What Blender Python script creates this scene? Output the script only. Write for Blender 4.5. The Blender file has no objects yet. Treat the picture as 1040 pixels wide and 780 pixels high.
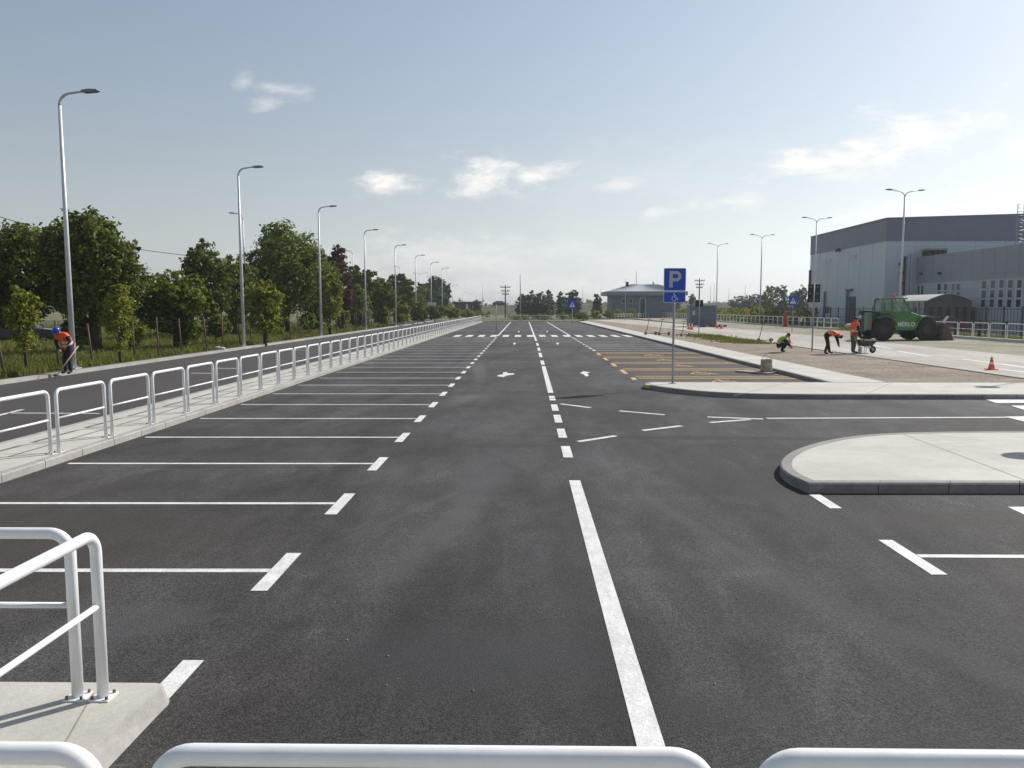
import bpy, math, random
import numpy as np
from mathutils import Vector, Matrix
R = math.radians
HAZE = .00032
random.seed(7)
scene = bpy.context.scene
COL = scene.collection

# ------------------------------------------------------------------ camera geometry (used to survey the place)
CH, CF, HX, HY = 2.4, 800.0, 532.0, 313.0
_p = math.atan((390 - HY) / CF)
_a = math.atan((HX - 520) / math.hypot(CF, 390 - HY))
FW = Vector((-math.sin(_a) * math.cos(_p), math.cos(_a) * math.cos(_p), -math.sin(_p)))
RT = FW.cross(Vector((0, 0, 1))).normalized()
UP = RT.cross(FW)
def ray(px, py): return FW * CF + RT * (px - 520) + UP * (390 - py)
def P(px, py, z=0.0):
    d = ray(px, py); t = (z - CH) / d.z
    return (d.x * t, d.y * t)
def at(px, py, Y):
    d = ray(px, py); t = Y / d.y
    return (d.x * t, CH + d.z * t)
def atX(px, py, X):
    d = ray(px, py); t = X / d.x
    return (d.y * t, CH + d.z * t)

cam_d = bpy.data.cameras.new('camera'); cam = bpy.data.objects.new('camera', cam_d); COL.objects.link(cam)
cam_d.sensor_width = 36; cam_d.lens = CF / 1040 * 36; cam_d.clip_end = 5000; cam_d.clip_start = 0.05
cam.matrix_world = Matrix(((RT.x, UP.x, -FW.x, 0), (RT.y, UP.y, -FW.y, 0), (RT.z, UP.z, -FW.z, CH), (0, 0, 0, 1)))
scene.camera = cam

# ------------------------------------------------------------------ materials
MATS = {}
def nt(m):
    m.use_nodes = True; t = m.node_tree; return t, t.nodes, t.links
def mat(name, col, rough=0.6, var=0.12, scale=3.0, bump=0.0, metal=0.0, detail=6, col2=None, stretch=(1, 1, 1), spec=0.5, bscale=None, coat=0):
    if name in MATS: return MATS[name]
    m = bpy.data.materials.new(name); t, N, L = nt(m)
    b = N['Principled BSDF']; b.inputs['Roughness'].default_value = rough; b.inputs['Metallic'].default_value = metal
    b.inputs['Specular IOR Level'].default_value = spec
    if coat: b.inputs['Coat Weight'].default_value = coat
    tc = N.new('ShaderNodeTexCoord'); mp = N.new('ShaderNodeMapping'); mp.inputs['Scale'].default_value = stretch
    L.new(tc.outputs['Object'], mp.inputs[0])
    n = N.new('ShaderNodeTexNoise'); n.inputs['Scale'].default_value = scale; n.inputs['Detail'].default_value = detail; n.inputs['Roughness'].default_value = .62
    L.new(mp.outputs[0], n.inputs['Vector'])
    r = N.new('ShaderNodeValToRGB'); c = Vector(col); d = Vector(col2) if col2 else c * (1 - 2 * var)
    r.color_ramp.elements[0].position = .3; r.color_ramp.elements[1].position = .7
    r.color_ramp.elements[0].color = (*d, 1); r.color_ramp.elements[1].color = (*(c if col2 else c * (1 + var)), 1)
    L.new(n.outputs['Fac'], r.inputs[0]); L.new(r.outputs[0], b.inputs['Base Color'])
    if bump:
        n2 = N.new('ShaderNodeTexNoise'); n2.inputs['Scale'].default_value = bscale or scale * 12; n2.inputs['Detail'].default_value = 3
        L.new(tc.outputs['Object'], n2.inputs['Vector'])
        bp = N.new('ShaderNodeBump'); bp.inputs['Strength'].default_value = bump; bp.inputs['Distance'].default_value = .01
        L.new(n2.outputs['Fac'], bp.inputs['Height']); L.new(bp.outputs[0], b.inputs['Normal'])
    MATS[name] = m; return m

def ground_mat(name, base, layers, rough=.9, bump=.5, bscale=60, bdist=.01, specks=None, patches=(), spec=.5):
    """base colour multiplied by several noise layers: (scale, (sx,sy,sz), lo, hi, tint2)."""
    m = bpy.data.materials.new(name); t, N, L = nt(m); b = N['Principled BSDF']
    b.inputs['Roughness'].default_value = rough; b.inputs['Specular IOR Level'].default_value = spec
    tc = N.new('ShaderNodeTexCoord')
    cur = N.new('ShaderNodeRGB').outputs[0]; cur.default_value = (*base, 1)
    def mul(a, bsock, fac=1.0):
        x = N.new('ShaderNodeMix'); x.data_type = 'RGBA'; x.blend_type = 'MULTIPLY'; x.inputs['Factor'].default_value = fac
        L.new(a, x.inputs['A']); L.new(bsock, x.inputs['B']); return x.outputs['Result']
    for lay in layers:
        sc, st, lo, hi = lay[:4]; dis = lay[4] if len(lay) > 4 else 0; rot = lay[5] if len(lay) > 5 else 0
        if rot:
            m0 = N.new('ShaderNodeMapping'); m0.inputs['Rotation'].default_value = (0, 0, rot); L.new(tc.outputs['Object'], m0.inputs[0]); src = m0.outputs[0]
        else: src = tc.outputs['Object']
        mp = N.new('ShaderNodeMapping'); mp.inputs['Scale'].default_value = st; mp.inputs['Location'].default_value = (sc * 3.1, sc, 0)
        L.new(src, mp.inputs[0])
        n = N.new('ShaderNodeTexNoise'); n.inputs['Scale'].default_value = sc; n.inputs['Detail'].default_value = 7; n.inputs['Roughness'].default_value = .6; n.inputs['Distortion'].default_value = dis
        L.new(mp.outputs[0], n.inputs['Vector'])
        r = N.new('ShaderNodeValToRGB'); r.color_ramp.elements[0].position = .33; r.color_ramp.elements[1].position = .67
        r.color_ramp.elements[0].color = (*lo, 1); r.color_ramp.elements[1].color = (*hi, 1)
        L.new(n.outputs['Fac'], r.inputs[0]); cur = mul(cur, r.outputs[0])
    if specks:
        v = N.new('ShaderNodeTexVoronoi'); v.inputs['Scale'].default_value = specks[0]; L.new(tc.outputs['Object'], v.inputs['Vector'])
        r = N.new('ShaderNodeValToRGB'); r.color_ramp.elements[0].color = (specks[1],) * 3 + (1,); r.color_ramp.elements[1].color = (specks[2],) * 3 + (1,)
        sp = N.new('ShaderNodeSeparateColor'); L.new(v.outputs['Color'], sp.inputs[0]); L.new(sp.outputs[0], r.inputs[0])
        cur = mul(cur, r.outputs[0])
    for (cx, cy, sx, sy, rot, colr, amt) in patches:      # worn or dusty marks with a place of their own
        mp = N.new('ShaderNodeMapping'); mp.vector_type = 'TEXTURE'
        mp.inputs['Location'].default_value = (cx, cy, 0); mp.inputs['Scale'].default_value = (sx, sy, 1e3); mp.inputs['Rotation'].default_value = (0, 0, rot)
        L.new(tc.outputs['Object'], mp.inputs[0])
        ln = N.new('ShaderNodeVectorMath'); ln.operation = 'LENGTH'; L.new(mp.outputs[0], ln.inputs[0])
        n = N.new('ShaderNodeTexNoise'); n.inputs['Scale'].default_value = 1.3; n.inputs['Detail'].default_value = 6; L.new(tc.outputs['Object'], n.inputs['Vector'])
        ad = N.new('ShaderNodeMath'); ad.operation = 'MULTIPLY_ADD'; ad.inputs[1].default_value = .9; L.new(n.outputs['Fac'], ad.inputs[0]); L.new(ln.outputs['Value'], ad.inputs[2])
        mr = N.new('ShaderNodeMapRange'); mr.interpolation_type = 'SMOOTHSTEP'
        mr.inputs['From Min'].default_value = .75; mr.inputs['From Max'].default_value = 1.5; mr.inputs['To Min'].default_value = amt; mr.inputs['To Max'].default_value = 0
        L.new(ad.outputs[0], mr.inputs['Value'])
        x = N.new('ShaderNodeMix'); x.data_type = 'RGBA'; L.new(mr.outputs[0], x.inputs['Factor']); L.new(cur, x.inputs['A']); x.inputs['B'].default_value = (*colr, 1)
        cur = x.outputs['Result']
    L.new(cur, b.inputs['Base Color'])
    if bump:
        n2 = N.new('ShaderNodeTexNoise'); n2.inputs['Scale'].default_value = bscale; n2.inputs['Detail'].default_value = 4; L.new(tc.outputs['Object'], n2.inputs['Vector'])
        bp = N.new('ShaderNodeBump'); bp.inputs['Strength'].default_value = bump; bp.inputs['Distance'].default_value = bdist
        L.new(n2.outputs['Fac'], bp.inputs['Height']); L.new(bp.outputs[0], b.inputs['Normal'])
    MATS[name] = m; return m

def g3(v, w=0.0, b=0.0): return (v * (1 + w), v, v * (1 + b))
asphalt = ground_mat('asphalt', (.0505, .0500, .0495), [
    (.11, (1, 1, 1), (.70, .62, .56), (1.22, 1.26, 1.34)),
    (.45, (1, .10, 1), (.60, .59, .59), (1.42, 1.42, 1.41), .9),
    (.6, (1, .14, 1), (.76, .76, .77), (1.26, 1.25, 1.24), .8, R(20)),
    (.3, (.22, 1.3, 1), (.80, .78, .77), (1.18, 1.18, 1.18), .5),
    (1.9, (1, .45, 1), (.76, .75, .75), (1.24, 1.25, 1.26), 1.0),
    (28, (1, 1, 1), (.72, .72, .72), (1.26, 1.26, 1.26)),
], rough=.86, bump=.7, bscale=80, bdist=.016, specks=(95, .45, 1.7), spec=.35,
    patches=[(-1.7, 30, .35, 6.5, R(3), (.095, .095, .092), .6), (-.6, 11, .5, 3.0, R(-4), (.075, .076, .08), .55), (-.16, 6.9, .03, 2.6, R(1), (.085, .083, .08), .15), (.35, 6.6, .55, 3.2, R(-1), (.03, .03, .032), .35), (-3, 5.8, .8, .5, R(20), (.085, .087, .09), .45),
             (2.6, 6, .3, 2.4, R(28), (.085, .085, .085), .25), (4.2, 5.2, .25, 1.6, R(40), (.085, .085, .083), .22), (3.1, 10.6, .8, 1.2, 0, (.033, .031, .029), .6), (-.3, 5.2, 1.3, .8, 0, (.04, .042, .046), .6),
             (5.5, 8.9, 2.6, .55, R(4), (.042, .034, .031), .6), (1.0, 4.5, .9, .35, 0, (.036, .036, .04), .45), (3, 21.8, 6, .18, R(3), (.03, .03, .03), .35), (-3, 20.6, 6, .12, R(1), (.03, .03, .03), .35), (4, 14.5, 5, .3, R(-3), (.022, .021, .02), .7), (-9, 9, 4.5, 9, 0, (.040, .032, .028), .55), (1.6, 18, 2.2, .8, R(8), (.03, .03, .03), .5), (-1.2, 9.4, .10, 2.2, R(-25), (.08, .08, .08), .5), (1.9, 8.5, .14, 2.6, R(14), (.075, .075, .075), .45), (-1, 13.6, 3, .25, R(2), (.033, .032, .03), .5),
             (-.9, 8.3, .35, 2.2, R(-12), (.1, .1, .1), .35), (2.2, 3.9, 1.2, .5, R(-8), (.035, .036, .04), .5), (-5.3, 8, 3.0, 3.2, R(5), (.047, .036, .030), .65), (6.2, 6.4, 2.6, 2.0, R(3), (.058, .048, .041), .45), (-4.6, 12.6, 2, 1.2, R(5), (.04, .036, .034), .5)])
road_mat = ground_mat('old_asphalt', (.047, .040, .038), [
    (.3, (1, .2, 1), (.85, .85, .85), (1.15, 1.15, 1.15)), (20, (1, 1, 1), (.8, .8, .8), (1.2, 1.2, 1.2))], bump=.5, bscale=90, specks=(120, .7, 1.4))
pale_road = ground_mat('pale_worn_road', (.42, .39, .345), [
    (.25, (1, .25, 1), (.78, .77, .76), (1.1, 1.1, 1.1)), (1.4, (1, .4, 1), (.85, .85, .85), (1.1, 1.1, 1.1)), (14, (1, 1, 1), (.88, .88, .88), (1.1, 1.1, 1.1))], bump=.3, bscale=60)
gravel = ground_mat('brown_gravel', (.255, .205, .155), [
    (.3, (1, 1.4, 1), (.72, .72, .7), (1.2, 1.2, 1.22)), (1.6, (.5, 2.2, 1), (.78, .77, .75), (1.2, 1.2, 1.2)), (9, (1, 1, 1), (.7, .7, .7), (1.3, 1.3, 1.3))], bump=1, bscale=30, bdist=.05, specks=(26, .6, 1.5))
gravel2 = ground_mat('dusty_gravel', (.30, .265, .205), [
    (.22, (1, 1, 1), (.62, .66, .5), (1.15, 1.15, 1.2)), (1.2, (1, 1, 1), (.8, .8, .76), (1.15, 1.15, 1.15)), (9, (1, 1, 1), (.75, .75, .75), (1.25, 1.25, 1.25))], bump=1, bscale=25, bdist=.05)
concrete = ground_mat('walkway_concrete', (.51, .488, .44), [
    (.5, (1, 1, 1), (.86, .86, .85), (1.08, 1.08, 1.08)), (2.7, (1, 1, 1), (.92, .92, .91), (1.05, 1.05, 1.05)), (30, (1, 1, 1), (.93, .93, .93), (1.06, 1.06, 1.06))], rough=.85, bump=.25, bscale=45,
    patches=[(7.2, 13.2, .5, .05, R(10), (.36, .33, .28), .45), (6.3, 12.0, .6, .03, R(-18), (.38, .35, .3), .4), (8.4, 22.8, .7, .06, 0, (.36, .33, .28), .4), (5.2, 13, .4, .03, R(40), (.38, .33, .3), .4), (-3.1, 3.9, .5, .02, R(60), (.3, .29, .27), .5), (5.8, 23.4, .6, .08, 0, (.38, .35, .3), .4), (8.6, 11.4, .05, .05, 0, (.2, .2, .2), .7)])
kerb_mat = ground_mat('kerb_concrete', (.36, .345, .32), [
    (.9, (1, 1, 1), (.82, .82, .82), (1.12, 1.12, 1.12)), (12, (1, 1, 1), (.88, .88, .88), (1.1, 1.1, 1.1))], rough=.85, bump=.4, bscale=50)
grass_g = ground_mat('grassy_soil', (.06, .065, .020), [
    (.2, (1, 1, 1), (.75, .8, .7), (1.25, 1.2, 1.3)), (1.5, (1, 1, 1), (.8, .8, .8), (1.2, 1.2, 1.2)), (12, (1, 1, 1), (.7, .7, .7), (1.3, 1.3, 1.3))], rough=.95, bump=1, bscale=14, bdist=.08)
soil_m = ground_mat('brown_soil', (.075, .048, .032), [
    (1.3, (1, 1, 1), (.7, .7, .7), (1.3, 1.3, 1.3)), (14, (1, 1, 1), (.65, .65, .65), (1.35, 1.35, 1.35))], rough=.95, bump=1, bscale=20, bdist=.06)
dry_g = ground_mat('dry_field', (.12, .115, .045), [
    (.03, (1, 1, 1), (.7, .8, .7), (1.2, 1.15, 1.2)), (.3, (1, 1, 1), (.8, .8, .8), (1.2, 1.2, 1.2)), (4, (1, 1, 1), (.75, .75, .75), (1.25, 1.25, 1.25))], rough=.95, bump=1, bscale=3, bdist=.2)
white_line = ground_mat('road_paint_white', (.86, .86, .845), [
    (3, (1, 1, 1), (.80, .79, .78), (1.04, 1.04, 1.04)), (9, (1, .4, 1), (.84, .84, .83), (1.03, 1.03, 1.03), .6), (45, (1, 1, 1), (.82, .82, .82), (1.05, 1.05, 1.05))], rough=.6, bump=.4, bscale=90, specks=(95, .86, 1.04))
orange_line = ground_mat('road_paint_orange', (.64, .42, .14), [
    (3, (1, 1, 1), (.7, .7, .7), (1.1, 1.1, 1.1)), (40, (1, 1, 1), (.8, .8, .8), (1.1, 1.1, 1.1))], rough=.6)

M_white = mat('white_painted_steel', (.84, .845, .85), .36, .06, 5, bump=.06, bscale=30, col2=(.74, .745, .745))
M_galv = mat('galvanised_steel', (.62, .64, .66), .5, .08, 3, metal=.25)
M_galvp = mat('galvanised_post', (.33, .35, .37), .5, .1, 4, metal=.4)
M_bolt = mat('rusty_bolt', (.2, .11, .06), .7, .2, 30)
M_head = mat('lamp_housing', (.22, .225, .23), .5, .1, 5)
M_glass = mat('dark_glass', (.03, .035, .04), .08, .05, 2)
M_black = mat('black_plastic', (.02, .02, .022), .55, .1, 8)
M_tyre = mat('tyre_rubber', (.025, .023, .024), .85, .2, 10, bump=.4)
M_rim = mat('brown_dusty_rim', (.075, .042, .036), .7, .2, 8)
M_green = mat('green_machine_paint', (.045, .205, .045), .32, .2, 3, coat=.5)
M_green_l = mat('pale_green_panel', (.10, .22, .15), .4, .1, 3)
M_dkgreen = mat('dark_green_steel', (.02, .05, .03), .5, .2, 4)
M_cabglass = mat('cab_glass', (.30, .40, .36), .08, .1, 2)
M_rust = mat('rusty_bucket_steel', (.13, .075, .065), .7, .3, 5, bump=.3)
M_orange = mat('orange_fabric', (.85, .12, .03), .7, .08, 20)
M_orangep = mat('orange_plastic', (.85, .13, .04), .5, .05, 5)
M_refl = mat('reflective_tape', (.75, .75, .7), .4, .03, 5)
M_lime = mat('lime_fabric', (.30, .50, .05), .7, .1, 20)
M_navy = mat('navy_cloth', (.012, .016, .035), .8, .2, 18)
M_blkcloth = mat('black_cloth', (.012, .012, .014), .85, .2, 18)
M_greycloth = mat('grey_trousers', (.13, .10, .09), .85, .2, 18)
M_skin = mat('skin', (.42, .24, .16), .6, .08, 12)
M_hair = mat('dark_hair', (.02, .015, .012), .7, .2, 30)
M_helmet = mat('blue_helmet_plastic', (.02, .06, .45), .25, .05, 4)
M_wood = mat('pale_wood', (.48, .36, .20), .7, .12, 12, stretch=(1, 1, .1))
M_post = mat('weathered_brown_post', (.14, .085, .06), .85, .25, 8, stretch=(1, 1, .2))
M_sign = mat('blue_sign_face', (.008, .075, .50), .35, .04, 3)
M_signw = mat('white_sign_film', (.72, .74, .76), .4, .03, 3)
M_signb = mat('sign_back_dark', (.02, .017, .024), .6, .1, 6)
M_bark = mat('bark', (.07, .05, .035), .9, .3, 9, bump=.6, stretch=(1, 1, .3))
M_wallA = mat('pale_cladding', (.50, .56, .60), .5, .03, .4)
M_wallB = mat('grey_cladding', (.27, .285, .32), .5, .04, .4)
M_band = mat('dark_grey_cladding', (.17, .178, .235), .5, .05, .3)
M_frame = mat('white_window_frame', (.46, .48, .52), .5, .03, 4)
M_darkdoor = mat('dark_door', (.03, .03, .04), .5, .1, 3)
M_roofpale = mat('pale_sheet_roof', (.66, .64, .58), .5, .06, 1.5)
M_lowwall = mat('slate_blue_wall', (.15, .18, .22), .7, .1, 1)
M_fascia = mat('grey_fascia', (.22, .25, .28), .6, .06, 1)
M_roofmetal = mat('ribbed_metal_roof', (.62, .65, .68), .4, .06, 1)
M_brick = mat('brown_brick', (.12, .075, .055), .9, .2, 4)
M_plaster = mat('white_plaster', (.6, .6, .58), .8, .05, 2)
M_box = mat('slate_grey_cabin', (.14, .17, .20), .6, .08, 1.5)
M_red = mat('red_car_paint', (.30, .02, .03), .3, .08, 2, coat=.4)
M_redp = mat('red_plastic', (.55, .03, .03), .5, .05, 4)
M_darkcar = mat('dark_car_paint', (.022, .014, .014), .3, .1, 2, coat=.4)
M_sack = mat('white_sack', (.66, .64, .60), .8, .08, 9, bump=.4)
M_fencedk = mat('dark_fence_steel', (.035, .037, .045), .6, .1, 5)
M_wire = mat('dark_cable', (.03, .03, .03), .7, .1, 5)
M_drum = mat('rusty_cream_drum', (.55, .50, .40), .6, .1, 6, col2=(.28, .15, .06), bump=.2)
M_plank = mat('grey_plank', (.30, .31, .32), .8, .15, 6)
M_yellow = mat('yellow_blossom', (.45, .38, .03), .8, .2, 5)

def leaf_mat(name, c1, c2, rough=.55, trans=.22):
    m = bpy.data.materials.new(name); t, N, L = nt(m); b = N['Principled BSDF']; out = N['Material Output']
    b.inputs['Roughness'].default_value = .75; b.inputs['Specular IOR Level'].default_value = .15
    g = N.new('ShaderNodeNewGeometry'); tc = N.new('ShaderNodeTexCoord')
    n = N.new('ShaderNodeTexNoise'); n.inputs['Scale'].default_value = .9; n.inputs['Detail'].default_value = 3; L.new(tc.outputs['Object'], n.inputs['Vector'])
    ad = N.new('ShaderNodeMath'); ad.operation = 'ADD'; L.new(n.outputs['Fac'], ad.inputs[0])
    ml = N.new('ShaderNodeMath'); ml.operation = 'MULTIPLY'; ml.inputs[1].default_value = .7; L.new(g.outputs['Random Per Island'], ml.inputs[0]); L.new(ml.outputs[0], ad.inputs[1])
    r = N.new('ShaderNodeValToRGB'); r.color_ramp.elements[0].position = .35; r.color_ramp.elements[1].position = 1.1 if False else 1.0
    r.color_ramp.elements[0].color = (*c1, 1); r.color_ramp.elements[1].color = (*c2, 1)
    L.new(ad.outputs[0], r.inputs[0]); L.new(r.outputs[0], b.inputs['Base Color'])
    tr = N.new('ShaderNodeBsdfTranslucent'); L.new(r.outputs[0], tr.inputs['Color'])
    mx = N.new('ShaderNodeMixShader'); mx.inputs[0].default_value = trans
    L.new(b.outputs[0], mx.inputs[1]); L.new(tr.outputs[0], mx.inputs[2]); L.new(mx.outputs[0], out.inputs['Surface'])
    MATS[name] = m; return m
L_dark = leaf_mat('leaves_dark', (.011, .020, .004), (.155, .19, .03), trans=.24)  # tones spread wide to imitate shaded crown interior and sunlit leaves
L_mid = leaf_mat('leaves_mid', (.026, .045, .008), (.21, .26, .038), trans=.3)
L_light = leaf_mat('leaves_light', (.055, .078, .012), (.30, .32, .045), trans=.33)
L_red = leaf_mat('leaves_copper', (.03, .018, .010), (.13, .065, .035))
L_blue = leaf_mat('leaves_bluish', (.05, .085, .05), (.12, .17, .10))
L_yel = leaf_mat('leaves_yellow', (.15, .15, .03), (.38, .33, .05), trans=.3)
L_far = leaf_mat('leaves_far', (.07, .10, .055), (.15, .18, .10))
L_grass = leaf_mat('grass_blades', (.05, .062, .014), (.22, .23, .05), trans=.32)

# ------------------------------------------------------------------ mesh helpers
class MB:
    def __init__(s): s.v = []; s.f = []; s.m = []; s.sm = []
    def add(s, vs, fs, mi=0, smooth=False):
        o = len(s.v); s.v += [tuple(v) for v in vs]
        for f in fs: s.f.append(tuple(i + o for i in f)); s.m.append(mi); s.sm.append(smooth)
        return s
    def box(s, x0, x1, y0, y1, z0, z1, mi=0):
        v = [(x0, y0, z0), (x1, y0, z0), (x1, y1, z0), (x0, y1, z0), (x0, y0, z1), (x1, y0, z1), (x1, y1, z1), (x0, y1, z1)]
        return s.add(v, [(0, 3, 2, 1), (4, 5, 6, 7), (0, 1, 5, 4), (1, 2, 6, 5), (2, 3, 7, 6), (3, 0, 4, 7)], mi)
    def bar(s, a, b, w, h, mi=0):          # rectangular bar from a to b
        a = Vector(a); b = Vector(b); d = (b - a).normalized(); u = Vector((0, 0, 1)) if abs(d.z) < .95 else Vector((0, 1, 0))
        r = d.cross(u).normalized(); u = r.cross(d)
        v = [p + r * (w / 2 * i) + u * (h / 2 * j) for p in (a, b) for i, j in ((-1, -1), (1, -1), (1, 1), (-1, 1))]
        return s.add(v, [(0, 1, 2, 3), (7, 6, 5, 4), (0, 4, 5, 1), (1, 5, 6, 2), (2, 6, 7, 3), (3, 7, 4, 0)], mi)
    def tube(s, pts, r, seg=10, mi=0, smooth=True):
        pts = [Vector(p) for p in pts]; n = len(pts); rs = r if isinstance(r, (list, tuple)) else [r] * n
        vs = []; ref = None
        for i, p in enumerate(pts):
            d = (pts[min(i + 1, n - 1)] - pts[max(i - 1, 0)]).normalized()
            if ref is None:
                ref = Vector((0, 0, 1)) if abs(d.z) < .9 else Vector((1, 0, 0))
            x = (ref - d * ref.dot(d)).normalized(); y = d.cross(x); ref = x
            for k in range(seg):
                a = 2 * math.pi * k / seg; vs.append(p + (x * math.cos(a) + y * math.sin(a)) * rs[i])
        fs = [(i * seg + k, i * seg + (k + 1) % seg, (i + 1) * seg + (k + 1) % seg, (i + 1) * seg + k) for i in range(n - 1) for k in range(seg)]
        s.add(vs, fs, mi, smooth)
        o = len(s.v) - len(vs)
        s.f.append(tuple(o + k for k in reversed(range(seg)))); s.m.append(mi); s.sm.append(False)
        s.f.append(tuple(o + (n - 1) * seg + k for k in range(seg))); s.m.append(mi); s.sm.append(False)
        return s
    def prism(s, poly, z0, z1, mi=0, axis='z', bottom=True):
        ar = sum(poly[i][0] * poly[(i + 1) % len(poly)][1] - poly[(i + 1) % len(poly)][0] * poly[i][1] for i in range(len(poly)))
        if ar < 0: poly = poly[::-1]
        n = len(poly)
        def tr(a, b, c): return (a, b, c) if axis == 'z' else ((a, -c, b) if axis == 'y' else (c, a, b))
        v = [tr(a, b, z0) for a, b in poly] + [tr(a, b, z1) for a, b in poly]
        f = [tuple(n + i for i in range(n))] + ([tuple(reversed(range(n)))] if bottom else [])
        f += [(i, (i + 1) % n, n + (i + 1) % n, n + i) for i in range(n)]
        return s.add(v, f, mi)
    def sheet(s, poly, z, mi=0):
        ar = sum(poly[i][0] * poly[(i + 1) % len(poly)][1] - poly[(i + 1) % len(poly)][0] * poly[i][1] for i in range(len(poly)))
        if ar < 0: poly = poly[::-1]
        return s.add([(a, b, z) for a, b in poly], [tuple(range(len(poly)))], mi)
    def lathe(s, prof, c=(0, 0, 0), seg=20, mi=0, axis='z', smooth=True):
        vs = []
        for r, z in prof:
            for k in range(seg):
                a = 2 * math.pi * k / seg; q = (r * math.cos(a), r * math.sin(a), z)
                if axis == 'y': q = (q[0], -q[2], q[1])
                if axis == 'x': q = (q[2], q[0], q[1])
                vs.append((q[0] + c[0], q[1] + c[1], q[2] + c[2]))
        n = len(prof)
        return s.add(vs, [(i * seg + k, i * seg + (k + 1) % seg, (i + 1) * seg + (k + 1) % seg, (i + 1) * seg + k) for i in range(n - 1) for k in range(seg)], mi, smooth)
    def ell(s, c, r, seg=12, rings=8, mi=0, z0=-1.0):
        pr = []
        for i in range(rings + 1):
            t = math.asin(z0) + (math.pi / 2 - math.asin(z0)) * i / rings
            pr.append((max(math.cos(t), 1e-3), math.sin(t)))
        o = len(s.v); s.lathe(pr, (0, 0, 0), seg, mi)
        for i in range(o, len(s.v)):
            v = s.v[i]; s.v[i] = (v[0] * r[0] + c[0], v[1] * r[1] + c[1], v[2] * r[2] + c[2])
        return s
    def xf(s, M, start=0):
        for i in range(start, len(s.v)): s.v[i] = tuple(M @ Vector(s.v[i]))
        return s
    def build(s, name, mats, parent=None, bevel=0.0, **k):
        me = bpy.data.meshes.new(name); me.from_pydata(s.v, [], s.f)
        if not isinstance(mats, (list, tuple)): mats = [mats]
        for m in mats: me.materials.append(m)
        me.polygons.foreach_set('material_index', s.m); me.polygons.foreach_set('use_smooth', s.sm); me.update()
        o = bpy.data.objects.new(name, me); COL.objects.link(o)
        if parent: o.parent = parent
        if bevel:
            b = o.modifiers.new('bevel', 'BEVEL'); b.width = bevel; b.segments = 2; b.limit_method = 'ANGLE'
        return o

def tag(o, label=None, cat=None, group=None, kind=None):
    if label: o['label'] = label
    if cat: o['category'] = cat
    if group: o['group'] = group
    if kind: o['kind'] = kind
    return o
def thing(name, label, cat, loc=(0, 0, 0), rz=0.0, group=None):
    o = bpy.data.objects.new(name, None); COL.objects.link(o); o.location = loc; o.rotation_euler = (0, 0, rz); o.empty_display_size = .2
    return tag(o, label, cat, group)
def struct(o): o['kind'] = 'structure'; return o
def dup(root, loc=None, rz=None, label=None, group=None, scale=None):
    def cp(o, par):
        c = o.copy(); COL.objects.link(c); c.parent = par
        for ch in o.children: cp(ch, c)
        return c
    r = cp(root, None)
    if loc is not None: r.location = loc
    if rz is not None: r.rotation_euler = (0, 0, rz)
    if label: r['label'] = label
    if group: r['group'] = group
    if scale: r.scale = (scale,) * 3
    return r
ORD = ['first', 'second', 'third', 'fourth', 'fifth', 'sixth', 'seventh', 'eighth', 'ninth', 'tenth']
def nth(i):
    if i < 10: return ORD[i]
    k = i + 1
    return '%d%s' % (k, 'th' if 10 <= k % 100 <= 20 else {1: 'st', 2: 'nd', 3: 'rd'}.get(k % 10, 'th'))

# ------------------------------------------------------------------ sky and sun
SD = Vector((.775, .632, math.tan(R(38)))).normalized()
el = math.asin(SD.z); azi = math.atan2(SD.x, SD.y)
sun_d = bpy.data.lights.new('sun', 'SUN'); sun_d.energy = 5.0; sun_d.angle = R(.5); sun_d.color = (1, .96, .895)
sun = bpy.data.objects.new('sun', sun_d); COL.objects.link(sun); sun.rotation_mode = 'QUATERNION'; sun.rotation_quaternion = SD.to_track_quat('Z', 'Y'); sun.location = (0, 0, 30)
w = bpy.data.worlds.new('World'); scene.world = w; w.use_nodes = True
N, L = w.node_tree.nodes, w.node_tree.links
bg = N['Background']; bg.inputs['Strength'].default_value = .110
sky = N.new('ShaderNodeTexSky'); sky.sky_type = 'NISHITA'; sky.sun_disc = False; sky.sun_elevation = el; sky.sun_rotation = azi
sky.air_density = 1.15; sky.dust_density = 1.0; sky.ozone_density = 1.5; sky.altitude = 100
tc = N.new('ShaderNodeTexCoord'); sep = N.new('ShaderNodeSeparateXYZ'); L.new(tc.outputs['Generated'], sep.inputs[0])
def M2(op, a, b=None, c=None):
    n = N.new('ShaderNodeMath'); n.operation = op
    for i, x in enumerate((a, b, c)):
        if x is None: continue
        if isinstance(x, (int, float)): n.inputs[i].default_value = x
        else: L.new(x, n.inputs[i])
    return n.outputs[0]
yy = M2('MAXIMUM', sep.outputs['Y'], .02)
uu = M2('DIVIDE', sep.outputs['X'], yy); vv = M2('DIVIDE', sep.outputs['Z'], yy)
cmb = N.new('ShaderNodeCombineXYZ'); L.new(uu, cmb.inputs[0]); L.new(vv, cmb.inputs[1])
nz = N.new('ShaderNodeTexNoise'); nz.inputs['Scale'].default_value = 17; nz.inputs['Detail'].default_value = 10; nz.inputs['Roughness'].default_value = .66; nz.inputs['Distortion'].default_value = .25
st = N.new('ShaderNodeMapping'); st.inputs['Scale'].default_value = (.8, 1.9, 1); st.inputs['Rotation'].default_value = (0, 0, R(-12)); L.new(cmb.outputs[0], st.inputs[0]); L.new(st.outputs[0], nz.inputs['Vector'])
def sky_uv(px, py):
    d = ray(px, py); return d.x / d.y, d.z / d.y
cloud = None
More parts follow.
